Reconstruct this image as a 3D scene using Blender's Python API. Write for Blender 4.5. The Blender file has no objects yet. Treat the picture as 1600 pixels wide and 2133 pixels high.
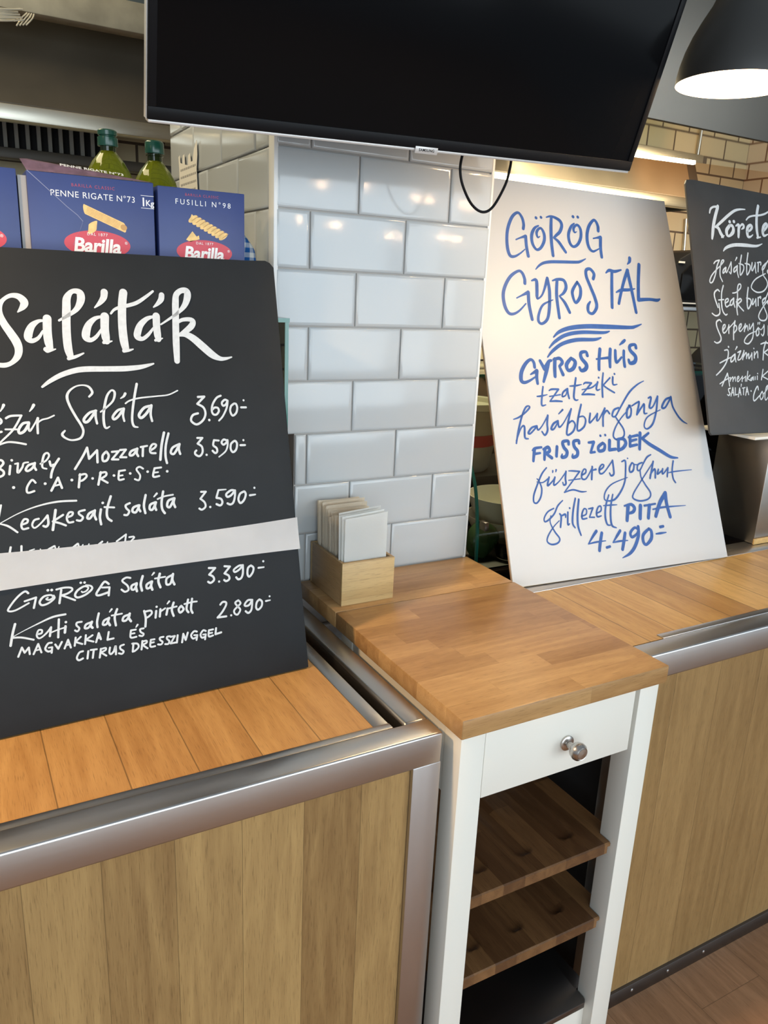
import bpy, bmesh, math, random
from mathutils import Vector, Matrix
random.seed(7)
S = bpy.context.scene
COL = S.collection

# ---------------------------------------------------------------- camera, world, lights, exposure
cam_d = bpy.data.cameras.new('camera')
cam_d.sensor_fit = 'VERTICAL'; cam_d.sensor_height = 36.0; cam_d.lens = 1619.06 * 36.0 / 2133.0
cam_d.clip_start = 0.02
cam = bpy.data.objects.new('camera', cam_d); COL.objects.link(cam)
cam.matrix_world = Matrix(((0.874658, 0.096032, -0.475133, 0.000000), (-0.482753, 0.261231, -0.835887, 0.000000), (0.043847, 0.960488, 0.274847, 1.510000), (0.000000, 0.000000, 0.000000, 1.000000)))
S.camera = cam

S.view_settings.view_transform = 'Standard'
S.view_settings.look = 'None'
S.view_settings.gamma = 1.0
S.view_settings.use_curve_mapping = False
S.view_settings.exposure = 0.0

W = bpy.data.worlds.new('daylight'); S.world = W; W.use_nodes = True
W.node_tree.nodes['Background'].inputs[0].default_value = (0.70, 0.85, 1.0, 1)
W.node_tree.nodes['Background'].inputs[1].default_value = 0.33

def lamp(name, kind, loc, power, color, aim=None, size=0.1, size_y=None, spot=None, blend=0.5):
    d = bpy.data.lights.new(name, kind); d.energy = power; d.color = color
    if kind == 'AREA':
        d.shape = 'RECTANGLE'; d.size = size; d.size_y = size_y or size
    else:
        d.shadow_soft_size = size
    if kind == 'SPOT':
        d.spot_size = math.radians(spot); d.spot_blend = blend
    o = bpy.data.objects.new(name, d); COL.objects.link(o); o.location = loc
    if aim is not None:
        o.rotation_euler = (Vector(aim) - Vector(loc)).to_track_quat('-Z', 'Y').to_euler()
    return o
COOL = (0.79, 0.915, 1.0); WARM = (1.0, 0.66, 0.34); YEL = (1.0, 0.83, 0.52)
for x, p in ((-1.7, 74), (0.55, 74), (2.8, 74), (5.05, 36)):  # the dim fourth window is added to even out the tile reflections
    lamp('window_daylight', 'AREA', (x, -3.4, 1.70), p, COOL, aim=(x * 0.6 + 0.3, 1.4, 1.1), size=2.0, size_y=2.5)
lamp('pendant_light', 'SPOT', (-0.62, 0.96, 1.98), 72, WARM, aim=(-0.10, 1.0, 0.87), size=0.05, spot=112, blend=0.6)
for q in ((2.45, -2.6, 2.2), (3.5, -2.7, 2.12), (4.0, -3.0, 2.15)):
    lamp('pendant_bulb', 'POINT', q, 9, WARM, size=0.024)
lamp('kitchen_fill', 'AREA', (-0.4, 2.1, 2.75), 20, YEL, aim=(0.5, 2.0, 1.5), size=1.4, size_y=0.2)  # unseen fill above the kitchen, set to lift the dark duct
lamp('kitchen_fill', 'AREA', (1.55, 1.98, 2.02), 9, YEL, aim=(1.45, 1.85, 0.9), size=0.5, size_y=0.1)  # unseen fill added to lift the dark gap behind the white sign
lamp('kitchen_fill', 'AREA', (2.6, 2.5, 1.96), 12, YEL, aim=(2.7, 3.3, 1.3), size=1.2, size_y=0.15)  # unseen fill added under the hood for the cream tiles

# ---------------------------------------------------------------- materials
def new_mat(name):
    m = bpy.data.materials.new(name); m.use_nodes = True
    nt = m.node_tree; b = nt.nodes['Principled BSDF']
    return m, nt, b
def plain(name, col, rough=0.5, metal=0.0, spec=0.5, noise=0.0, nscale=30.0, bump=0.0, coat=0.0):
    m, nt, b = new_mat(name)
    b.inputs['Base Color'].default_value = (*col, 1); b.inputs['Roughness'].default_value = rough
    b.inputs['Metallic'].default_value = metal; b.inputs['Specular IOR Level'].default_value = spec
    b.inputs['Coat Weight'].default_value = coat
    if noise or bump:
        tc = nt.nodes.new('ShaderNodeTexCoord'); n = nt.nodes.new('ShaderNodeTexNoise')
        n.inputs['Scale'].default_value = nscale; n.inputs['Detail'].default_value = 5
        nt.links.new(tc.outputs['Object'], n.inputs['Vector'])
        if noise:
            r = nt.nodes.new('ShaderNodeMapRange')
            r.inputs[3].default_value = 1 - noise; r.inputs[4].default_value = 1 + noise
            r.inputs[1].default_value = 0.3; r.inputs[2].default_value = 0.7
            nt.links.new(n.outputs['Fac'], r.inputs[0])
            mx = nt.nodes.new('ShaderNodeVectorMath'); mx.operation = 'SCALE'
            mx.inputs[0].default_value = col
            nt.links.new(r.outputs[0], mx.inputs['Scale']); nt.links.new(mx.outputs[0], b.inputs['Base Color'])
        if bump:
            bp = nt.nodes.new('ShaderNodeBump'); bp.inputs['Strength'].default_value = bump; bp.inputs['Distance'].default_value = 0.002
            nt.links.new(n.outputs['Fac'], bp.inputs['Height']); nt.links.new(bp.outputs[0], b.inputs['Normal'])
    return m
def steel(name, col, rough=0.3, axis=0, streak=0.12):
    """brushed steel: fine streaks along one axis"""
    m, nt, b = new_mat(name)
    tc = nt.nodes.new('ShaderNodeTexCoord'); mp = nt.nodes.new('ShaderNodeMapping')
    sc = [400.0, 400.0, 400.0]; sc[axis] = 6.0
    mp.inputs['Scale'].default_value = sc
    n = nt.nodes.new('ShaderNodeTexNoise'); n.inputs['Scale'].default_value = 1.0; n.inputs['Detail'].default_value = 3
    nt.links.new(tc.outputs['Object'], mp.inputs[0]); nt.links.new(mp.outputs[0], n.inputs['Vector'])
    n2 = nt.nodes.new('ShaderNodeTexNoise'); n2.inputs['Scale'].default_value = 9.0; n2.inputs['Detail'].default_value = 5
    nt.links.new(tc.outputs['Object'], n2.inputs['Vector'])
    ad = nt.nodes.new('ShaderNodeMath'); ad.operation = 'MULTIPLY_ADD'; ad.inputs[1].default_value = 0.6
    nt.links.new(n2.outputs['Fac'], ad.inputs[0]); nt.links.new(n.outputs['Fac'], ad.inputs[2])
    r = nt.nodes.new('ShaderNodeMapRange'); r.inputs[1].default_value = 0.4; r.inputs[2].default_value = 1.2
    r.inputs[3].default_value = rough * (1 - streak); r.inputs[4].default_value = rough * (1 + streak)
    nt.links.new(ad.outputs[0], r.inputs[0]); nt.links.new(r.outputs[0], b.inputs['Roughness'])
    b.inputs['Base Color'].default_value = (*col, 1); b.inputs['Metallic'].default_value = 1.0
    bp = nt.nodes.new('ShaderNodeBump'); bp.inputs['Strength'].default_value = 0.012; bp.inputs['Distance'].default_value = 0.001
    nt.links.new(n.outputs['Fac'], bp.inputs['Height']); nt.links.new(bp.outputs[0], b.inputs['Normal'])
    return m
def wood(name, dark, light, across, grain, pitch, org=(0, 0, 0), stave=None, seam=0.012, vary=0.35, rough=0.42, aoff=0.0, seed=0.0, seam_dark=0.35, rings=0.5, spec=0.4):
    """oak planks: planks of width pitch counted along one axis, grain along another, optional staves"""
    m, nt, b = new_mat(name); N = nt.nodes; L = nt.links
    def M(op, a, bb=None, c=None):
        n = N.new('ShaderNodeMath'); n.operation = op
        for i, v in enumerate((a, bb, c)):
            if v is None: continue
            if isinstance(v, (int, float)): n.inputs[i].default_value = v
            else: L.new(v, n.inputs[i])
        return n.outputs[0]
    tc = N.new('ShaderNodeTexCoord'); ad = N.new('ShaderNodeVectorMath'); ad.operation = 'ADD'
    ad.inputs[1].default_value = org; L.new(tc.outputs['Object'], ad.inputs[0])
    sp = N.new('ShaderNodeSeparateXYZ'); L.new(ad.outputs[0], sp.inputs[0])
    a = sp.outputs[across]; g = sp.outputs[grain]; o = sp.outputs[3 - across - grain]
    t = M('DIVIDE', M('SUBTRACT', a, aoff), pitch); i = M('FLOOR', t); fr = M('FRACT', t)
    def rnd(v):
        w = N.new('ShaderNodeTexWhiteNoise'); w.noise_dimensions = '1D'; L.new(v, w.inputs['W']); return w.outputs['Value']
    idv = M('MULTIPLY_ADD', i, 17.13, seed + 0.37)
    edge = M('MINIMUM', fr, M('SUBTRACT', 1.0, fr))
    edge = M('MULTIPLY', edge, pitch)
    if stave:
        s = M('MULTIPLY_ADD', rnd(idv), 9.7, M('DIVIDE', g, stave))
        j = M('FLOOR', s); fs = M('FRACT', s)
        e2 = M('MULTIPLY', M('MINIMUM', fs, M('SUBTRACT', 1.0, fs)), stave)
        edge = M('MINIMUM', edge, e2)
        idv = M('MULTIPLY_ADD', j, 5.71, idv)
    r = rnd(idv); r2 = rnd(M('ADD', idv, 51.3))
    def vec(fa, fg, fo):
        c = N.new('ShaderNodeCombineXYZ')
        L.new(M('MULTIPLY_ADD', a, fa, M('MULTIPLY', r, 31.0)), c.inputs[0])
        L.new(M('MULTIPLY_ADD', g, fg, M('MULTIPLY', r2, 23.0)), c.inputs[1])
        L.new(M('MULTIPLY', o, fo), c.inputs[2]); return c.outputs[0]
    def noise(v, sc, det, dist=0.0):
        n = N.new('ShaderNodeTexNoise'); n.inputs['Scale'].default_value = sc; n.inputs['Detail'].default_value = det
        n.inputs['Distortion'].default_value = dist; L.new(v, n.inputs['Vector']); return n.outputs['Fac']
    fine = noise(vec(900, 40, 900), 1.0, 3)
    mid = noise(vec(48, 3.2, 48), 1.0, 5, 0.6)
    big = noise(vec(9, 1.3, 9), 1.0, 2, 0.3)
    ring = M('MULTIPLY_ADD', M('SINE', M('MULTIPLY', big, 75.0)), 0.5, 0.5)
    ring = M('POWER', ring, 2.0)
    f = M('ADD', M('MULTIPLY', mid, 0.62), M('MULTIPLY', fine, 0.26))
    f = M('ADD', f, M('MULTIPLY', ring, 0.16 * rings))
    f = M('ADD', f, M('MULTIPLY', M('SUBTRACT', r, 0.5), vary))
    cr = N.new('ShaderNodeValToRGB'); cr.color_ramp.elements[0].position = 0.22; cr.color_ramp.elements[1].position = 0.78
    cr.color_ramp.elements[0].color = (*dark, 1); cr.color_ramp.elements[1].color = (*light, 1)
    L.new(f, cr.inputs[0])
    pores = N.new('ShaderNodeMapRange'); pores.inputs[1].default_value = 0.30; pores.inputs[2].default_value = 0.42
    pores.inputs[3].default_value = 0.72; pores.inputs[4].default_value = 1.0; L.new(fine, pores.inputs[0])
    sm = N.new('ShaderNodeMapRange'); sm.inputs[1].default_value = 0.0; sm.inputs[2].default_value = max(seam * pitch, 0.0006)
    sm.inputs[3].default_value = seam_dark; sm.inputs[4].default_value = 1.0; L.new(edge, sm.inputs[0])
    k = M('MULTIPLY', pores.outputs[0], sm.outputs[0])
    mx = N.new('ShaderNodeVectorMath'); mx.operation = 'SCALE'; L.new(cr.outputs[0], mx.inputs[0]); L.new(k, mx.inputs['Scale'])
    L.new(mx.outputs[0], b.inputs['Base Color'])
    b.inputs['Roughness'].default_value = rough; b.inputs['Specular IOR Level'].default_value = spec
    bp = N.new('ShaderNodeBump'); bp.inputs['Strength'].default_value = 0.12; bp.inputs['Distance'].default_value = 0.0008
    L.new(M('ADD', fine, M('MULTIPLY', sm.outputs[0], 1.0)), bp.inputs['Height']); L.new(bp.outputs[0], b.inputs['Normal'])
    return m
def brick(name, c1, c2, mortar, bw, bh, axes, org=(0, 0, 0), msize=0.012, rough=0.25, bump=0.4, shift=(0, 0)):
    """running bond tiles on a plane: axes = (horizontal axis, vertical axis)"""
    m, nt, b = new_mat(name); N = nt.nodes; L = nt.links
    tc = N.new('ShaderNodeTexCoord'); sp = N.new('ShaderNodeSeparateXYZ'); L.new(tc.outputs['Object'], sp.inputs[0])
    cb = N.new('ShaderNodeCombineXYZ')
    for i in range(2):
        a = N.new('ShaderNodeMath'); a.operation = 'ADD'; a.inputs[1].default_value = shift[i]
        L.new(sp.outputs[axes[i]], a.inputs[0]); L.new(a.outputs[0], cb.inputs[i])
    t = N.new('ShaderNodeTexBrick'); t.inputs['Scale'].default_value = 1.0
    t.inputs['Brick Width'].default_value = bw; t.inputs['Row Height'].default_value = bh
    t.inputs['Mortar Size'].default_value = msize * bh; t.inputs['Mortar Smooth'].default_value = 0.1
    t.inputs['Color1'].default_value = (*c1, 1); t.inputs['Color2'].default_value = (*c2, 1); t.inputs['Mortar'].default_value = (*mortar, 1)
    L.new(cb.outputs[0], t.inputs['Vector']); L.new(t.outputs['Color'], b.inputs['Base Color'])
    b.inputs['Roughness'].default_value = rough
    inv = N.new('ShaderNodeMath'); inv.operation = 'SUBTRACT'; inv.inputs[0].default_value = 1.0; L.new(t.outputs['Fac'], inv.inputs[1])
    bp = N.new('ShaderNodeBump'); bp.inputs['Strength'].default_value = bump; bp.inputs['Distance'].default_value = 0.003
    L.new(inv.outputs[0], bp.inputs['Height']); L.new(bp.outputs[0], b.inputs['Normal'])
    return m
def glass(name, col, rough=0.0, ior=1.45):
    m, nt, b = new_mat(name)
    b.inputs['Base Color'].default_value = (*col, 1); b.inputs['Transmission Weight'].default_value = 1.0
    b.inputs['Roughness'].default_value = rough; b.inputs['IOR'].default_value = ior
    return m
def thin_glass(name, col, alpha):
    """a clear pane: mostly transparent with a glossy surface"""
    m, nt, b = new_mat(name); N = nt.nodes; L = nt.links
    tr = N.new('ShaderNodeBsdfTransparent'); tr.inputs[0].default_value = (*col, 1)
    gl = N.new('ShaderNodeBsdfGlossy'); gl.inputs['Roughness'].default_value = 0.02
    fr = N.new('ShaderNodeFresnel'); fr.inputs[0].default_value = 1.45
    mx = N.new('ShaderNodeMixShader'); L.new(fr.outputs[0], mx.inputs[0]); L.new(tr.outputs[0], mx.inputs[1]); L.new(gl.outputs[0], mx.inputs[2])
    L.new(mx.outputs[0], N['Material Output'].inputs[0])
    return m
def emit(name, col, k):
    m, nt, b = new_mat(name)
    b.inputs['Base Color'].default_value = (*col, 1); b.inputs['Emission Color'].default_value = (*col, 1); b.inputs['Emission Strength'].default_value = k
    return m

# ---------------------------------------------------------------- geometry helpers
def B(): return bmesh.new()
def box(bm, x0, x1, y0, y1, z0, z1, bev=0.0, seg=2):
    vs = [bm.verts.new(p) for p in ((x0,y0,z0),(x1,y0,z0),(x1,y1,z0),(x0,y1,z0),(x0,y0,z1),(x1,y0,z1),(x1,y1,z1),(x0,y1,z1))]
    fs = [bm.faces.new([vs[i] for i in f]) for f in ((3,2,1,0),(4,5,6,7),(0,1,5,4),(1,2,6,5),(2,3,7,6),(3,0,4,7))]
    if bev:
        es = set(e for f in fs for e in f.edges)
        bmesh.ops.bevel(bm, geom=list(es), offset=bev, segments=seg, profile=0.5, affect='EDGES')
    return bm
def prism(bm, poly, z0, z1, axis='z', bev=0.0):
    """extrude a polygon (list of 2D points) along an axis"""
    def P(p, t):
        return {'z': (p[0], p[1], t), 'y': (p[0], t, p[1]), 'x': (t, p[0], p[1])}[axis]
    lo = [bm.verts.new(P(p, z0)) for p in poly]; hi = [bm.verts.new(P(p, z1)) for p in poly]
    n = len(poly); fs = [bm.faces.new(lo), bm.faces.new(hi)]
    for i in range(n): fs.append(bm.faces.new((lo[i], lo[(i+1) % n], hi[(i+1) % n], hi[i])))
    bmesh.ops.recalc_face_normals(bm, faces=fs)
    if bev:
        es = set(e for f in fs for e in f.edges)
        bmesh.ops.bevel(bm, geom=list(es), offset=bev, segments=2, profile=0.5, affect='EDGES')
    return bm
def lathe(bm, prof, c, axis=(0, 0, 1), seg=40, cap0=True, cap1=True, ribs=0, rib_amp=0.0):
    ax = Vector(axis).normalized(); q = Vector((0, 0, 1)).rotation_difference(ax); c = Vector(c); rings = []
    for r, h in prof:
        ring = []
        for k in range(seg):
            a = 2 * math.pi * k / seg
            rr = r * (1 + (rib_amp * math.cos(ribs * a) if ribs else 0))
            ring.append(bm.verts.new(c + q @ Vector((rr * math.cos(a), rr * math.sin(a), h))))
        rings.append(ring)
    for r0, r1 in zip(rings, rings[1:]):
        for k in range(seg): bm.faces.new((r0[k], r0[(k+1) % seg], r1[(k+1) % seg], r1[k]))
    if cap0: bm.faces.new(list(reversed(rings[0])))
    if cap1: bm.faces.new(rings[-1])
    return bm
def spline(pts, n=8):
    P = [Vector(p) for p in pts]; out = []
    for i in range(len(P) - 1):
        p0 = P[max(i-1, 0)]; p1 = P[i]; p2 = P[i+1]; p3 = P[min(i+2, len(P)-1)]
        for k in range(n):
            t = k / n
            out.append(0.5 * ((2*p1) + (p2-p0)*t + (2*p0-5*p1+4*p2-p3)*t*t + (3*p1-p0-3*p2+p3)*t**3))
    out.append(P[-1]); return out
def tube(bm, pts, r, seg=10, smooth=8):
    P = spline(pts, smooth) if smooth else [Vector(p) for p in pts]
    rings = []; up = Vector((0.123, 0.31, 0.94)).normalized()
    for i, p in enumerate(P):
        t = (P[min(i+1, len(P)-1)] - P[max(i-1, 0)]).normalized()
        u = t.cross(up); u = u.normalized() if u.length > 1e-4 else Vector((1, 0, 0)); v = t.cross(u)
        rr = r if isinstance(r, (int, float)) else r[0] + (r[1]-r[0]) * i / (len(P)-1)
        rings.append([bm.verts.new(p + rr*(math.cos(a)*u + math.sin(a)*v)) for a in (2*math.pi*k/seg for k in range(seg))])
    for r0, r1 in zip(rings, rings[1:]):
        for k in range(seg): bm.faces.new((r0[k], r0[(k+1) % seg], r1[(k+1) % seg], r1[k]))
    bm.faces.new(rings[0]); bm.faces.new(list(reversed(rings[-1])))
    bmesh.ops.recalc_face_normals(bm, faces=bm.faces[:])
    return bm
def sheet(bm, fn, nu, nv):
    g = [[bm.verts.new(fn(i / nu, j / nv)) for j in range(nv+1)] for i in range(nu+1)]
    for i in range(nu):
        for j in range(nv): bm.faces.new((g[i][j], g[i+1][j], g[i+1][j+1], g[i][j+1]))
    return bm
def obj(name, bm, mat, parent=None, smooth=35):
    """link one mesh object; shapes are given in world space (or in the parent's own space when it carries local=1)"""
    me = bpy.data.meshes.new(name)
    if parent is not None and not parent.get('_local'):
        inv = WM[parent.name].inverted(); bm.transform(inv)
    bm.normal_update(); bm.to_mesh(me); bm.free()
    for m in (mat if isinstance(mat, (list, tuple)) else [mat]): me.materials.append(m)
    if smooth:
        for p in me.polygons: p.use_smooth = True
        me.set_sharp_from_angle(angle=math.radians(smooth))
    o = bpy.data.objects.new(name, me); COL.objects.link(o)
    if parent is not None:
        o.parent = parent; WM[o.name] = WM[parent.name]
        if parent.get('_local'): o['_local'] = 1
    else: WM[o.name] = Matrix()
    return o
WM = {}
def tag(o, label, cat, group=None):
    o['label'] = label; o['category'] = cat
    if group: o['group'] = group
    return o
def thing(name, label, cat, loc=(0, 0, 0), rot=None, group=None, local=False):
    o = bpy.data.objects.new(name, None); COL.objects.link(o); o.empty_display_size = 0.05
    m = Matrix.Translation(loc) @ (rot.to_4x4() if rot is not None else Matrix())
    o.matrix_world = m; WM[o.name] = m
    if local: o['_local'] = 1
    return tag(o, label, cat, group)
def struct(name, bm, mat, smooth=35):
    o = obj(name, bm, mat, None, smooth); o['kind'] = 'structure'; return o
def solo(name, bm, mat, label, cat, base, group=None, smooth=35):
    """a thing that is one mesh, with its origin at its base"""
    bm.transform(Matrix.Translation(-Vector(base)))
    o = obj(name, bm, mat, None, smooth); o.location = base; WM[o.name] = Matrix.Translation(base)
    return tag(o, label, cat, group)
def text_into(bm, body, size, M, shear=0.0, spacing=1.0, offset=0.0, align='CENTER'):
    cu = bpy.data.curves.new('t', 'FONT'); cu.body = body; cu.size = size; cu.shear = shear
    cu.space_character = spacing; cu.offset = offset; cu.align_x = align; cu.align_y = 'CENTER'; cu.resolution_u = 3; cu.extrude = 0.00004
    ob = bpy.data.objects.new('t', cu); COL.objects.link(ob)
    dg = bpy.context.evaluated_depsgraph_get(); me = bpy.data.meshes.new_from_object(ob.evaluated_get(dg))
    me.transform(M); bm.from_mesh(me)
    bpy.data.objects.remove(ob); bpy.data.meshes.remove(me); bpy.data.curves.remove(cu)
    return bm
def strokes_into(bm, data, z):
    """hand lettering: round-nibbed strokes as flat paint ribbons; data in tenths of a millimetre in the board's own plane"""
    for line in data.strip().split('\n'):
        z += 0.00002
        runs = [[]]
        for tok in line.split():
            corner = tok.endswith('/'); v = [int(k) * 1e-4 for k in tok.rstrip('/').split(',')]
            runs[-1].append(v)
            if corner: runs.append([list(v)])
        for run in runs:
            if len(run) < 2: continue
            z += 0.000008
            P = spline([(p[0], p[1], p[2]) for p in run], 7 if len(run) > 2 else 1)
            Q = []
            for p in P:
                if not Q or (Vector(p[:2]) - Vector(Q[-1][:2])).length > 2e-5: Q.append(p)
            if len(Q) < 2: Q.append(Q[0] + Vector((1e-4, 0, 0)))
            L = []; R = []; n = len(Q)
            for i, p in enumerate(Q):
                d = Vector(Q[min(i+1, n-1)][:2]) - Vector(Q[max(i-1, 0)][:2])
                if d.length < 1e-7: d = Vector((1, 0))
                d.normalize(); h = abs(p[2]) / 2
                L.append(bm.verts.new((p[0] - d.y*h, p[1] + d.x*h, z))); R.append(bm.verts.new((p[0] + d.y*h, p[1] - d.x*h, z)))
            for i in range(n-1):
                try: bm.faces.new((R[i], R[i+1], L[i+1], L[i]))
                except ValueError: pass
            for i, s in ((0, -1), (n-1, 1)):
                p = Q[i]; d = Vector(Q[min(i+1, n-1)][:2]) - Vector(Q[max(i-1, 0)][:2])
                a0 = math.atan2(d.y, d.x) + (math.pi if s < 0 else 0); h = abs(p[2]) / 2
                ring = [bm.verts.new((p[0] + h*math.cos(a0 + t), p[1] + h*math.sin(a0 + t), z - 0.000004)) for t in (math.pi*(k/8 - 0.5) for k in range(9))]
                bm.faces.new(ring)
    # every ribbon faces out of the board
    bm.normal_update()
    for f in bm.faces:
        if f.normal.z < 0: f.normal_flip()
    return bm

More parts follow.
